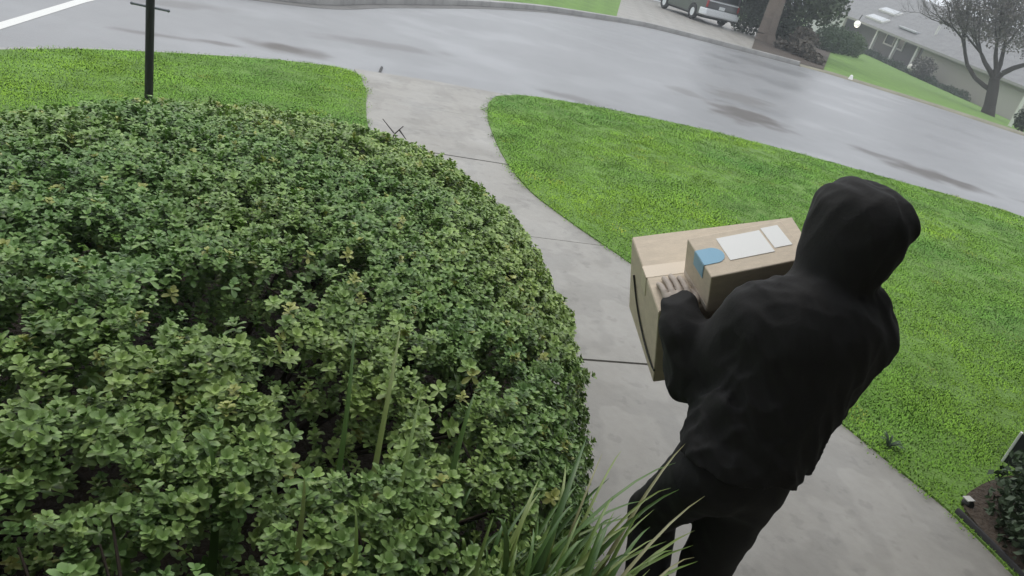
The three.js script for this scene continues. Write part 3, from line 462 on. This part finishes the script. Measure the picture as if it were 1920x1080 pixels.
  for (const [a, y] of [[J.lan, 0.055], [J.ran, 0.03]]) {
    const heel = off([a[0], y, a[2]], 0, 0.012, -0.05), toe = off([a[0], y - (y > 0.04 ? 0.025 : 0), a[2]], 0, 0.008, 0.17);
    mesh('shoe', surfaceNet((x, yy, z) => { const p = [x, yy, z]; let d = smin(cap(p, heel, toe, 0.042, 0.034), cap(p, a, heel, 0.046, 0.042), 0.03); return Math.max(d, 0.004 - yy); }, [a[0] - 0.2, 0, a[2] - 0.26], [a[0] + 0.2, 0.24, a[2] + 0.16], 0.009), shoeM, P);
  }
}

// ---------------------------------------------------------------- the two carried boxes
const cardN = grain(71, [8, 32, 128]);
const cardTex = tex(512, 512, (u, v) => { const k = cardN(u, v), f = 0.5 + 0.5 * Math.sin(v * 512 * 0.9); const l = 0.9 + 0.22 * (k - 0.5) + 0.03 * (f - 0.5); return lin(0.70 * l, 0.595 * l, 0.465 * l); }, true); cardTex.repeat.set(2, 2);
M.card = std({ map: cardTex, roughness: 0.75, bumpMap: bumpAt(4), bumpScale: 0.0004 });
M.paper = std({ color: color(0.82, 0.82, 0.8), roughness: 0.45 });
M.blue = std({ color: color(0.20, 0.42, 0.58), roughness: 0.4 });
function carton(name, label, w, h, d, base, quat) {
  const t = thing(name, label, 'box'); t.position.copy(base); t.quaternion.copy(quat);
  mesh('carton', new RoundedBoxGeometry(w, h, d, 3, 0.004).translate(w / 2, h / 2, d / 2), M.card, t); return t;
}
{
  const base = V(...inBox(0, -BH, 0));
  const b = carton('cardboard_box', 'large brown cardboard box held in front of the hooded person', BW, BH, BD, base, BOXQ);
  mesh('top_flap', box(BW - 0.004, 0.003, BD / 2 - 0.003, BW / 2, BH + 0.0015, BD * 0.25, 0.001), M.card, b);
  mesh('top_flap', box(BW - 0.004, 0.003, BD / 2 - 0.003, BW / 2, BH + 0.0015, BD * 0.75, 0.001), M.card, b);
  mesh('packing_tape', merge([box(BW + 0.001, 0.0008, 0.05, BW / 2, BH + 0.0036, BD / 2), box(0.0008, 0.07, 0.05, -0.001, BH - 0.033, BD / 2)]), new THREE.MeshPhysicalMaterial({ color: color(0.66, 0.56, 0.44), roughness: 0.3 }), b);
  // dark strap running down the left end
  const cv = new THREE.CatmullRomCurve3([V(-0.004, BH - 0.10, 0.06), V(-0.005, BH - 0.17, 0.12), V(-0.005, BH - 0.215, 0.20), V(-0.004, BH - 0.235, 0.30), V(0.0, BH - 0.24, BD + 0.002)]);
  mesh('strap', new THREE.TubeGeometry(cv, 20, 0.0032, 6), std({ color: color(0.02, 0.018, 0.016), roughness: 0.6 }), b);
  const q2 = BOXQ.clone().multiply(new THREE.Quaternion().setFromAxisAngle(V(0, 1, 0), 0.102));
  const sw = 0.274, sh = 0.128, sd = 0.167, s = carton('cardboard_box', 'small cardboard box with white shipping label and blue sticker stacked on the larger box', sw, sh, sd, V(...inBox(0.107, 0.0045, 0.193)), q2);
  mesh('shipping_label', box(0.125, 0.001, 0.095, 0.135, sh + 0.0012, 0.072), M.paper, s);
  mesh('shipping_label', box(0.05, 0.001, 0.088, 0.229, sh + 0.0012, 0.062), M.paper, s);
  mesh('blue_sticker', merge([box(0.036, 0.0012, 0.062, 0.018, sh + 0.0012, 0.088), new THREE.CylinderGeometry(0.031, 0.031, 0.0012, 28, 1, false, 0, Math.PI).translate(0.0362, sh + 0.0012, 0.088), box(0.001, 0.045, 0.062, -0.0012, sh - 0.022, 0.088)]), M.blue, s);
  mesh('side_tape', box(0.001, 0.018, sd - 0.01, -0.001, 0.012, sd / 2), new THREE.MeshPhysicalMaterial({ color: color(0.62, 0.55, 0.47), roughness: 0.35 }), s);
}

// ---------------------------------------------------------------- leaf clouds for more distant plants
function cloud(seed, blobs, n, size, vary = 0.5) { // many leaf-sized faces through the volume of some ellipsoids
  const r = RNG(seed), pos = [], idx = [], tot = blobs.reduce((s, b) => s + b[3] * b[4] * b[5], 0);
  for (const [cx, cy, cz, a, b, c] of blobs) {
    const k = Math.round(n * a * b * c / tot);
    for (let i = 0; i < k; i++) {
      let u = r() * 2 - 1, t = r() * 6.283, s = Math.sqrt(1 - u * u), q = Math.pow(r(), 0.38) * (1 + 0.28 * noise(s * Math.cos(t) * 2.1 + cx, u * 2.1 + seed, s * Math.sin(t) * 2.1));
      const p = V(cx + a * q * s * Math.cos(t), cy + b * q * u, cz + c * q * s * Math.sin(t)), L = size * (1 - vary / 2 + vary * r());
      const d = V(r() - 0.5, r() - 0.5, r() - 0.5).normalize(), e = V(r() - 0.5, r() - 0.5, r() - 0.5).cross(d).normalize(), o = pos.length / 3;
      for (const [x, y] of [[0, -0.5], [0.3, 0.05], [0, 0.5], [-0.3, 0.05]]) { const w = p.clone().addScaledVector(d, y * L).addScaledVector(e, x * L); pos.push(w.x, w.y, w.z); }
      idx.push(o, o + 1, o + 2, o, o + 2, o + 3);
    }
  }
  const g = new THREE.BufferGeometry(); g.setAttribute('position', new THREE.Float32BufferAttribute(pos, 3)); g.setIndex(idx); g.computeVertexNormals(); return g;
}
const leafy = (r, g, b, rough = 0.6) => std({ color: color(r, g, b), roughness: rough, side: THREE.DoubleSide });
const bark = std({ color: color(0.055, 0.047, 0.04), roughness: 0.95, bumpMap: bumpAt(4), bumpScale: 0.02 });
function shrub(name, label, blobs, n, size, mat, stemFrom, group) {
  const t = thing(name, label, 'shrub', [0, 0, 0], 0, group); mesh('foliage', cloud(names[name] * 31 + n, blobs, n, size), mat, t).userData.kind = 'stuff';
  mesh('stem', merge(blobs.map(([x, y, z, a, b, c]) => bar(stemFrom ?? [x, y - b, z], [x + a * 0.1, y + b * 0.3, z], 0.03 * b + 0.006, 0.01 * b + 0.002))), bark, t); return t;
}

// ---------------------------------------------------------------- planting at the right of the walkway
shrub('dark_shrub', 'dark leafy shrub at the walkway edge beside the small sign', [[2.86, 0.13, -3.16, 0.28, 0.17, 0.2], [2.78, 0.13, -2.9, 0.24, 0.18, 0.25], [3.2, 0.16, -3.42, 0.3, 0.2, 0.22], [2.78, 0.12, -2.6, 0.22, 0.2, 0.25], [3.15, 0.2, -2.9, 0.3, 0.28, 0.4], [2.68, 0.1, -2.8, 0.17, 0.16, 0.25], [2.64, 0.08, -3.02, 0.12, 0.12, 0.14], [2.98, 0.16, -3.4, 0.2, 0.17, 0.14]], 9500, 0.042, leafy(0.045, 0.075, 0.034));
structure(mesh('soil_bed', slab(smooth([[2.46, -3.06], [2.62, -3.3], [3.0, -3.55], [3.7, -3.7], [4.2, -3.0], [3.6, -1.9], [2.72, -1.9], [2.6, -2.5]], 40, true), 0.03, 0.03), M.soil), 'dark bare soil under the shrub at the walkway edge', 'soil');
{
  const t = thing('edging_board', 'dark edging board between the walkway and the shrub', 'edging'); const pts = smooth([[2.42, -3.06], [2.56, -2.68], [2.66, -2.2], [2.7, -1.6]], 20);
  mesh('board', ribbon(pts, [[0.0, 0.0], [0.0, 0.034], [-0.004, 0.038], [-0.02, 0.038], [-0.024, 0.0]].map(([o, y]) => [-o, y])), std({ color: color(0.02, 0.02, 0.021), roughness: 0.7 }), t);
  const s = thing('yard_sign', 'small dark sign board with pale edge standing behind the dark shrub', 'sign', [2.93, 0, -3.63], -0.75);
  mesh('board', box(0.16, 0.2, 0.012, 0.08, 0.14, 0, 0.004), std({ color: color(0.025, 0.025, 0.032), roughness: 0.5 }), s); mesh('edge_trim', box(0.014, 0.21, 0.02, -0.004, 0.14, 0, 0.003), std({ color: color(0.82, 0.82, 0.8), roughness: 0.5 }), s); mesh('stake', box(0.02, 0.1, 0.008, 0.08, 0.03, 0), std({ color: color(0.03, 0.03, 0.03) }), s);
  const l = thing('path_light', 'small pale garden spot light on the corner of the dark edging', 'garden light', [2.49, 0, -3.12], 0.4);
  mesh('housing', new THREE.CylinderGeometry(0.018, 0.024, 0.04, 14).rotateX(1.1).translate(0, 0.035, 0), std({ color: color(0.02, 0.02, 0.02), roughness: 0.5 }), l); mesh('shade_cap', box(0.05, 0.008, 0.04, 0, 0.058, -0.01, 0.003), std({ color: color(0.5, 0.49, 0.46), roughness: 0.5 }), l); mesh('spike', bar([0, -0.02, 0], [0, 0.03, 0], 0.005, 0.005), std({ color: color(0.02, 0.02, 0.02) }), l);
  const w = thing('lawn_weed', 'small dark weed tuft at the lawn edge of the walkway', 'weed', [2.22, 0.01, -3.5]); const r = RNG(8), wm = leafy(0.03, 0.06, 0.025); for (let i = 0; i < 12; i++) { const a = r() * 6.28, d = 0.05 + 0.05 * r(); mesh('leaf', bladeGeo([[0, 0, 0], [Math.cos(a) * d * 0.5, 0.07, Math.sin(a) * d * 0.5], [Math.cos(a) * d, 0.03 + 0.04 * r(), Math.sin(a) * d]], 0.014, 0.3, 5), wm, w); }
}
{ // dry twigs standing at the back edge of the bush
  const t = thing('dry_twig', 'dry forked twig leaning over the walkway at the back of the bush', 'twig', [-1.4, 0, -6.1]); const m = std({ color: color(0.06, 0.05, 0.05), roughness: 0.9 });
  mesh('stem', merge([bar([0, 0, 0], [0.09, 0.24, -0.03], 0.009, 0.007), bar([0.09, 0.24, -0.03], [0.15, 0.32, -0.03], 0.007, 0.004)]), m, t); mesh('side_twig', bar([0.08, 0.24, -0.03], [-0.04, 0.33, -0.05], 0.006, 0.003), m, t); mesh('side_twig', bar([0.12, 0.28, -0.03], [0.2, 0.22, 0.0], 0.008, 0.003), m, t);
  const d = structure(mesh('gutter_crack', slab([[-2.27, -9.09], [-2.3, -9.1], [-2.46, -9.93], [-2.43, -9.93]], -0.033, 0.012), std({ color: color(0.06, 0.06, 0.06) })), 'dark joint line across the pale gutter', 'crack');
}

// ---------------------------------------------------------------- parked car across the street
{
  const c = thing('parked_car', 'silver grey sport utility car parked on the driveway beside the evergreen', 'car', [5.75, 0.0, -38.2], 0);
  const P = new THREE.MeshPhysicalMaterial({ color: color(0.10, 0.102, 0.106), roughness: 0.35, metalness: 0.4, clearcoat: 0.6, clearcoatRoughness: 0.1 }), G = new THREE.MeshPhysicalMaterial({ color: color(0.02, 0.024, 0.026), roughness: 0.08 }), silver = std({ color: color(0.72, 0.74, 0.76), roughness: 0.35, metalness: 0.1 }), black = std({ color: color(0.015, 0.015, 0.015), roughness: 0.7 });
  const W = 1.86; // local: +z = rear (towards the street), x across
  const prof = [[-2.3, 0.35], [-2.36, 0.62], [-2.25, 0.92], [-1.2, 1.04], [-0.6, 1.62], [-0.35, 1.7], [1.9, 1.68], [2.1, 1.55], [2.28, 1.02], [2.32, 0.75], [2.3, 0.35]];
  const sh = new THREE.Shape(); prof.forEach(([z, y], i) => i ? sh.lineTo(z, y) : sh.moveTo(z, y)); for (const zc of [1.35, -1.45]) sh.absarc(zc, 0.35, 0.42, 0, Math.PI, false); sh.lineTo(-2.3, 0.35);
  const g = new THREE.ExtrudeGeometry(sh, { depth: W - 0.12, bevelEnabled: true, bevelSize: 0.05, bevelThickness: 0.06, bevelSegments: 3, curveSegments: 14 }); g.rotateY(-Math.PI / 2); g.translate((W - 0.12) / 2, 0, 0); mesh('body', g, P, c);
  const bump = mesh('rear_bumper', merge([box(W + 0.06, 0.32, 0.22, 0, 0.52, 2.42, 0.08), box(0.12, 0.3, 0.45, -W / 2, 0.52, 2.2, 0.05), box(0.12, 0.3, 0.45, W / 2, 0.52, 2.2, 0.05)]), silver, c);
  mesh('tailgate_ledge', box(W - 0.1, 0.06, 0.08, 0, 1.02, 2.33, 0.02), silver, c);
  mesh('number_plate', box(0.32, 0.15, 0.02, -0.05, 0.78, 2.385, 0.006), std({ color: color(0.7, 0.72, 0.74), roughness: 0.4 }), c);
  mesh('rear_window', (() => { const q = box(W - 0.32, 0.44, 0.02, 0, 0, 0, 0.008); q.rotateX(-0.31); return q.translate(0, 1.3, 2.275); })(), G, c);
  for (const s of [-1, 1]) { mesh('tail_light', box(0.1, 0.3, 0.06, s * (W / 2 - 0.06), 0.88, 2.36, 0.02), std({ color: color(0.35, 0.03, 0.03), roughness: 0.25 }), c); mesh('side_window', box(0.02, 0.42, 2.2, s * (W / 2 + 0.002), 1.36, 0.75, 0.008), G, c); }
  for (const s of [-1, 1]) for (const z of [1.35, -1.45]) { const w = new THREE.Group(); w.name = 'wheel'; w.position.set(s * (W / 2 - 0.08), 0.35, z); c.add(w); mesh('tyre', new THREE.TorusGeometry(0.26, 0.1, 12, 28).rotateY(Math.PI / 2).scale(1.1, 1, 1), black, w); mesh('rim', merge([new THREE.CylinderGeometry(0.2, 0.2, 0.14, 20).rotateZ(Math.PI / 2)]), silver, w); }
  mesh('underbody', box(W - 0.3, 0.2, 3.9, 0, 0.32, 0), black, c);
  c.rotation.y = -0.12 + 0.55; c.position.set(5.2, land(5.2, -39), -39.6);
}

// ---------------------------------------------------------------- evergreen tree and shrubs across the street
{
  const t = thing('evergreen_tree', 'large dark evergreen tree with pinkish brown trunk beside the parked car', 'tree');
  const tb = std({ map: concTex, color: color(0.58, 0.48, 0.41), roughness: 0.9, bumpMap: bumpAt(4), bumpScale: 0.03 });
  mesh('trunk', merge([bar([8.16, -0.1, -35.6], [8.08, 0.35, -35.6], 0.52, 0.4, 12), bar([8.08, 0.35, -35.6], [8.06, 1.09, -35.6], 0.4, 0.36, 12), bar([8.06, 1.05, -35.6], [8.0, 4.2, -35.7], 0.37, 0.26, 12), bar([8.03, 2.2, -35.6], [9.2, 4.6, -36.2], 0.2, 0.1, 8), bar([8.02, 2.6, -35.6], [6.9, 4.8, -36.6], 0.18, 0.1, 8)]), tb, t);
  mesh('crown', cloud(12, [[9.9, 2.3, -36.9, 1.3, 1.15, 1.2], [10.9, 2.2, -38.4, 1.1, 1.0, 1.1], [7.0, 3.0, -37.5, 1.5, 1.1, 1.2], [8.4, 4.6, -36.4, 2.6, 1.5, 2.0], [9.2, 3.2, -37.2, 1.6, 1.1, 1.3]], 16000, 0.2), leafy(0.06, 0.085, 0.04), t);
}
shrub('dark_hedge', 'dark green hedge behind the evergreen trunk', [[7.5, 0.7, -38.0, 0.75, 0.95, 0.6], [8.6, 0.8, -37.6, 0.9, 0.95, 0.7], [9.5, 0.85, -37.2, 0.8, 0.9, 0.7], [8.2, 1.6, -38.4, 1.4, 0.9, 0.7]], 9000, 0.14, leafy(0.028, 0.043, 0.022));
shrub('brown_shrub', 'low brownish shrub sprawling over the mulch bed', [[9.0, 0.25, -32.4, 0.5, 0.38, 0.8], [9.3, 0.5, -33.8, 0.6, 0.55, 0.8], [9.15, 0.12, -30.9, 0.35, 0.25, 0.7], [8.4, 0.15, -33.4, 0.4, 0.25, 0.5]], 5000, 0.13, leafy(0.075, 0.065, 0.048));
shrub('green_hedge', 'clipped green hedge at the left end of the far lawn', [[13.3, 0.5, -44.6, 0.65, 0.75, 0.6], [14.2, 0.45, -45.8, 0.7, 0.8, 0.6], [15.1, 0.4, -47.0, 0.6, 0.75, 0.6]], 5200, 0.13, leafy(0.045, 0.085, 0.03));
shrub('green_hedge', 'brighter round green shrub beside the porch of the grey-roofed house', [[16.1, 0.35, -48.4, 0.65, 0.75, 0.6], [17.0, 0.2, -50.2, 0.6, 0.7, 0.6]], 4000, 0.12, leafy(0.075, 0.12, 0.045));
shrub('dark_shrub', 'dark round shrub by the white post on the far lawn', [[16.5, 0.1, -28.6, 0.42, 0.42, 0.4], [16.9, 0.1, -28.2, 0.4, 0.4, 0.4]], 2500, 0.1, leafy(0.04, 0.055, 0.035));
tag((() => { const p = mesh('white_post', merge([bar([17.6, -0.6, -31.4], [17.6, 0.82, -31.4], 0.075, 0.07, 10), new THREE.SphereGeometry(0.085, 12, 8).translate(17.6, 0.84, -31.4)]), std({ color: color(0.62, 0.62, 0.58), roughness: 0.6 })); return p; })(), 'white wooden post on the far lawn beside the dark round shrub', 'post');
tag(mesh('kerb_marker', merge([new THREE.CylinderGeometry(0.055, 0.08, 0.1, 12).translate(9.5, 0.06, -27.3), new THREE.SphereGeometry(0.055, 12, 8).translate(9.5, 0.11, -27.3)]), std({ color: color(0.8, 0.8, 0.78), roughness: 0.5 })), 'small white marker stone on the far kerb', 'marker');

// ---------------------------------------------------------------- bare tree on the far lawn
{
  const t = thing('bare_tree', 'spreading bare tree with dark forked trunk on the far lawn', 'tree');
  const r = RNG(91), trunk = [], limbs = [], twigs = [];
  trunk.push(bar([20.55, -0.95, -38.9], [20.45, -0.4, -38.95], 0.36, 0.27, 12), bar([20.45, -0.4, -38.95], [20.25, 0.42, -39.05], 0.27, 0.25, 12), bar([20.25, 0.42, -39.05], [20.1, 0.85, -39.1], 0.25, 0.22, 12));
  const grow = (a, d, len, rad, lvl) => {
    const dir = d.clone(); let p = a.clone(); const n = 3;
    for (let i = 0; i < n; i++) { const q = p.clone().addScaledVector(dir, len / n); (lvl < 2 ? limbs : twigs).push(bar(p.toArray(), q.toArray(), rad * (1 - i / n * 0.5), rad * (1 - (i + 1) / n * 0.5), lvl < 2 ? 7 : 3)); p = q; dir.add(V(r() - 0.5, r() - 0.35, r() - 0.5).multiplyScalar(0.4)).normalize(); if (lvl < 4) { const k = lvl < 2 ? 1 : 2; for (let j = 0; j < k; j++) grow(p, dir.clone().add(V(r() - 0.5, r() - 0.3, r() - 0.5).multiplyScalar(1.5)).normalize(), len * (0.5 + 0.25 * r()), rad * 0.5, lvl + 1); } }
  };
  const path = (pts, r0, r1) => { for (let i = 1; i < pts.length; i++) limbs.push(bar(pts[i - 1], pts[i], mix(r0, r1, (i - 1) / (pts.length - 1)), mix(r0, r1, i / (pts.length - 1)), 8)); const A = V(...pts[pts.length - 2]), B = V(...pts[pts.length - 1]), d = B.clone().sub(A).normalize(); for (let k = 0; k < 4; k++) grow(B, d.clone().add(V(r() - 0.5, r() - 0.3, r() - 0.5).multiplyScalar(0.9)).normalize(), 1.3 + r() * 0.7, r1 * 0.7, 1); };
  path([[20.3, 0.25, -39.05], [19.9, 0.4, -39.25], [19.43, 0.62, -39.48], [18.9, 1.1, -39.75], [18.6, 1.6, -39.9], [18.34, 2.1, -40]], 0.12, 0.07);
  path([[20.12, 0.8, -39.1], [19.85, 1.1, -39.3], [19.5, 1.4, -39.45], [19.2, 1.75, -39.6]], 0.14, 0.08);
  path([[20.1, 0.8, -39.1], [20.0, 1.3, -39.2], [19.75, 1.8, -39.3], [19.6, 2.2, -39.35]], 0.13, 0.08);
  path([[20.15, 0.75, -39.1], [20.3, 1.15, -39.03], [20.6, 1.5, -38.9], [20.95, 1.8, -38.7], [21.4, 2.1, -38.4]], 0.16, 0.08);
  path([[20.1, 0.85, -39.1], [20.15, 1.5, -39.3], [20.1, 2.2, -39.6]], 0.13, 0.08);
  path([[18.6, 1.6, -39.9], [18.0, 2.2, -39.6], [17.4, 2.5, -39.5]], 0.06, 0.04);
  mesh('trunk', merge(trunk), bark, t); mesh('limbs', merge(limbs), bark, t); mesh('crown', merge(twigs), std({ color: color(0.13, 0.118, 0.108), roughness: 0.95 }), t);
  mesh('dry_leaves', cloud(44, [[18.4, 3.1, -39.9, 1.7, 1.0, 1.2], [19.9, 3.1, -39.4, 1.7, 1.1, 1.3], [21.4, 2.8, -38.6, 1.5, 0.9, 1.2], [19.6, 4.4, -39.4, 3.0, 1.2, 1.6], [17.3, 3.2, -40.2, 0.9, 0.7, 0.8]], 15000, 0.11), leafy(0.16, 0.142, 0.128), t);
}

// ---------------------------------------------------------------- grey-roofed house across the street (built in its own frame: x along the front, y up, z outwards)
{
  const h = thing('ranch_house', 'long low house with grey roof, skylights and white porch posts', 'house'); h.userData.label = 'long low house with grey roof, skylights and pale porch posts';
  const u = V(0.2968, -0.0603, 0.953), v = V(0.0179, 0.9982, 0.0575), w = V(-0.9548, 0, 0.2974); const m4 = new THREE.Matrix4().makeBasis(u, v, new THREE.Vector3().crossVectors(u, v));
  const out = new THREE.Vector3().crossVectors(u, v).dot(w) > 0 ? 1 : -1; h.quaternion.setFromRotationMatrix(m4); h.position.set(23.637, -0.715, -65.889);
  const Z = (z) => z * out;
  const beige = std({ color: color(0.37, 0.345, 0.30), roughness: 0.85, bumpMap: bumpAt(1), bumpScale: 0.004 }), dark = std({ color: color(0.17, 0.165, 0.155), roughness: 0.85 }), white = std({ color: color(0.62, 0.61, 0.58), roughness: 0.55 }), glass = new THREE.MeshPhysicalMaterial({ color: color(0.02, 0.022, 0.02), roughness: 0.35 });  // dark: the same beige wall with the porch shade put into its colour
  const roofM = std({ map: concTex, color: color(0.62, 0.63, 0.66), roughness: 0.6 });
  mesh('wall', merge([box(13, 2.6, 0.2, -1.0, 1.0, Z(-1.7)), box(0.2, 2.6, 1.7, 5.4, 1.0, Z(-0.85))]), dark, h);
  mesh('wall', merge([box(14, 2.9, 0.2, 12.5, 0.75, Z(-0.1)), box(0.2, 2.9, 6, 19.4, 0.75, Z(-3))]), beige, h);
  mesh('wing_wall', merge([box(5.2, 2.3, 0.2, -7.4, 1.05, Z(0.2))]), std({ color: color(0.6, 0.59, 0.57), roughness: 0.8 }), h);
  mesh('porch_floor', box(9.5, 0.35, 1.9, 0.7, 0.05, Z(-0.75)), std({ map: concTex, roughness: 0.8 }), h);
  // roof: one long slope towards the street and one behind
  const slope = (x0, x1, y0, z0, y1, z1) => { const q = new THREE.Shape([new THREE.Vector2(z0, y0), new THREE.Vector2(z1, y1), new THREE.Vector2(z1, y1 + 0.14), new THREE.Vector2(z0, y0 + 0.14)]); const g = new THREE.ExtrudeGeometry(q, { depth: x1 - x0, bevelEnabled: false }); g.rotateY(-Math.PI / 2).translate(x1, 0, 0); if (out < 0) g.scale(1, 1, -1); return g; };
  const roof = mesh('roof', merge([slope(-10, 20, 2.05, 0.65, 4.7, -5.4), slope(-10, 20, 2.05, -11.5, 4.7, -5.4)]), roofM, h);
  mesh('fascia', box(30, 0.16, 0.04, 5, 2.1, Z(0.68)), std({ color: color(0.3, 0.29, 0.27) }), roof);
  const onRoof = (x, z) => [x, 2.19 + (0.65 - z) * 0.438, z];
  for (const [x, z] of [[-2.55, -1.95], [-1.6, -0.37]]) { const s = new THREE.Group(); s.name = 'skylight'; roof.add(s); const [a, b, c] = onRoof(x, z); s.position.set(a, b, Z(c)); s.rotation.x = 0.413 * out; mesh('skylight_frame', box(2.4, 0.18, 0.75, 0, 0.06, 0, 0.03), white, s); mesh('skylight_pane', box(2.2, 0.03, 0.6, 0, 0.165, 0), new THREE.MeshPhysicalMaterial({ color: color(0.5, 0.52, 0.54), roughness: 0.1 }), s); }
  { const [a, b, c] = onRoof(2.4, -0.5); mesh('roof_vent', box(2.2, 0.16, 0.5, a, b + 0.05, Z(c), 0.05), std({ color: color(0.36, 0.37, 0.38), roughness: 0.5 }), roof); }
  for (const [x, z] of [[4.4, -1.26], [7.6, -1.06]]) { const [a, b, c] = onRoof(x, z); mesh('vent_pipe', new THREE.CylinderGeometry(0.09, 0.09, 0.7, 10).translate(a, b + 0.3, Z(c)), white, roof); }
  for (const x of [-0.15, 2.6, 5.1]) mesh('porch_post', box(0.2, 2.15, 0.2, x, 0.98, Z(0.15), 0.02), white, h);
  for (const [x0, x1] of [[-1.1, 0.0], [0.35, 1.3]]) { const wd = new THREE.Group(); wd.name = 'window'; h.add(wd); mesh('pane', box(x1 - x0, 0.75, 0.04, (x0 + x1) / 2, 1.5, Z(-1.58)), glass, wd); const f = 0.12; mesh('frame', merge([box(x1 - x0 + 0.2, f, 0.08, (x0 + x1) / 2, 1.93, Z(-1.56)), box(x1 - x0 + 0.2, f, 0.08, (x0 + x1) / 2, 1.07, Z(-1.56)), box(f, 0.75, 0.08, x0 - 0.03, 1.5, Z(-1.56)), box(f, 0.75, 0.08, x1 + 0.03, 1.5, Z(-1.56))]), white, wd); }
  const ddoor = mesh('door', box(0.95, 1.9, 0.06, 3.5, 1.2, Z(-1.57), 0.01), std({ color: color(0.12, 0.08, 0.06), roughness: 0.5 }), h); mesh('handle', new THREE.SphereGeometry(0.04, 10, 8).translate(3.85, 1.15, Z(-1.51)), std({ color: color(0.1, 0.08, 0.05), roughness: 0.4 }), ddoor);
  mesh('garage_door', box(4.6, 2.0, 0.05, 16, 0.75, Z(0.03), 0.01), std({ color: color(0.42, 0.4, 0.36), roughness: 0.6 }), h);
  const toW = (x, y, z) => V(x, y, Z(z)).applyQuaternion(h.quaternion).add(h.position).toArray();
  const row = []; for (let i = 0; i < 11; i++) row.push([...toW(0.6 + i * 1.15, 0.1, 1.1), 0.75, 0.5 + 0.12 * Math.sin(i * 2.1), 0.55]);
  shrub('low_hedge', 'long low green hedge under the porch of the grey-roofed house', row, 9000, 0.14, leafy(0.035, 0.062, 0.026));
  shrub('porch_shrub', 'bare brown shrub at the right end of the porch', [[...toW(8.2, 1.0, 1.6), 0.9, 0.75, 0.7]], 1500, 0.12, leafy(0.06, 0.055, 0.045), toW(8.2, -0.3, 1.6));
  const lamp = thing('porch_lamp', 'round white porch lamp at the corner of the grey-roofed house', 'lamp', toW(-2.1, 1.9, 0.9)); mesh('globe', new THREE.SphereGeometry(0.26, 20, 14), new THREE.MeshStandardMaterial({ color: color(0.85, 0.85, 0.82), roughness: 0.4, emissive: color(1, 0.97, 0.9), emissiveIntensity: 0.55 }), lamp); mesh('bracket', bar([0, 0.3, 0], [0.1, 0.75, 0], 0.04, 0.04), bark, lamp);
  const pl = new THREE.PointLight(0xfff2dd, 2, 12); pl.position.set(0, -0.45, 0); pl.castShadow = true; lamp.add(pl);
  for (const [x, lab] of [[-0.9, 'pale plant pot beside the first porch post'], [6.4, 'pale round stone at the right end of the porch']]) tag(mesh('plant_pot', new THREE.SphereGeometry(0.4, 16, 12).scale(1, 0.8, 1).translate(...toW(x, 0.55, 0.9)), std({ color: color(0.6, 0.58, 0.52), roughness: 0.7 })), lab, 'pot');
}
{ // pale garage beyond the driveway
  const g = thing('garage', 'white garage building behind the parked car', 'garage', [2.2, 0, -46.5], 0.05), wm = std({ color: color(0.72, 0.73, 0.74), roughness: 0.7 });
  mesh('wall', merge([box(9, 2.8, 0.2, 0, 1.4, 0), box(0.2, 2.8, 5, 4.4, 1.4, -2.6), box(0.2, 2.8, 5, -4.4, 1.4, -2.6)]), wm, g);
  const d = mesh('garage_door', box(4.8, 2.2, 0.06, 0.2, 1.1, 0.15, 0.01), std({ color: color(0.78, 0.79, 0.8), roughness: 0.5 }), g); for (let i = 1; i < 4; i++) mesh('door_panel', box(4.6, 0.46, 0.03, 0.2, i * 0.53 - 0.1, 0.19, 0.01), std({ color: color(0.8, 0.8, 0.8), roughness: 0.5 }), d);
  mesh('roof', (() => { const q = new THREE.Shape([new THREE.Vector2(-5, 2.8), new THREE.Vector2(5, 2.8), new THREE.Vector2(0, 4.6)]); return new THREE.ExtrudeGeometry(q, { depth: 6, bevelEnabled: false }).translate(0, 0, -5.6); })(), std({ color: color(0.2, 0.2, 0.21), roughness: 0.7 }), g);
}

renderer.render(scene, camera);
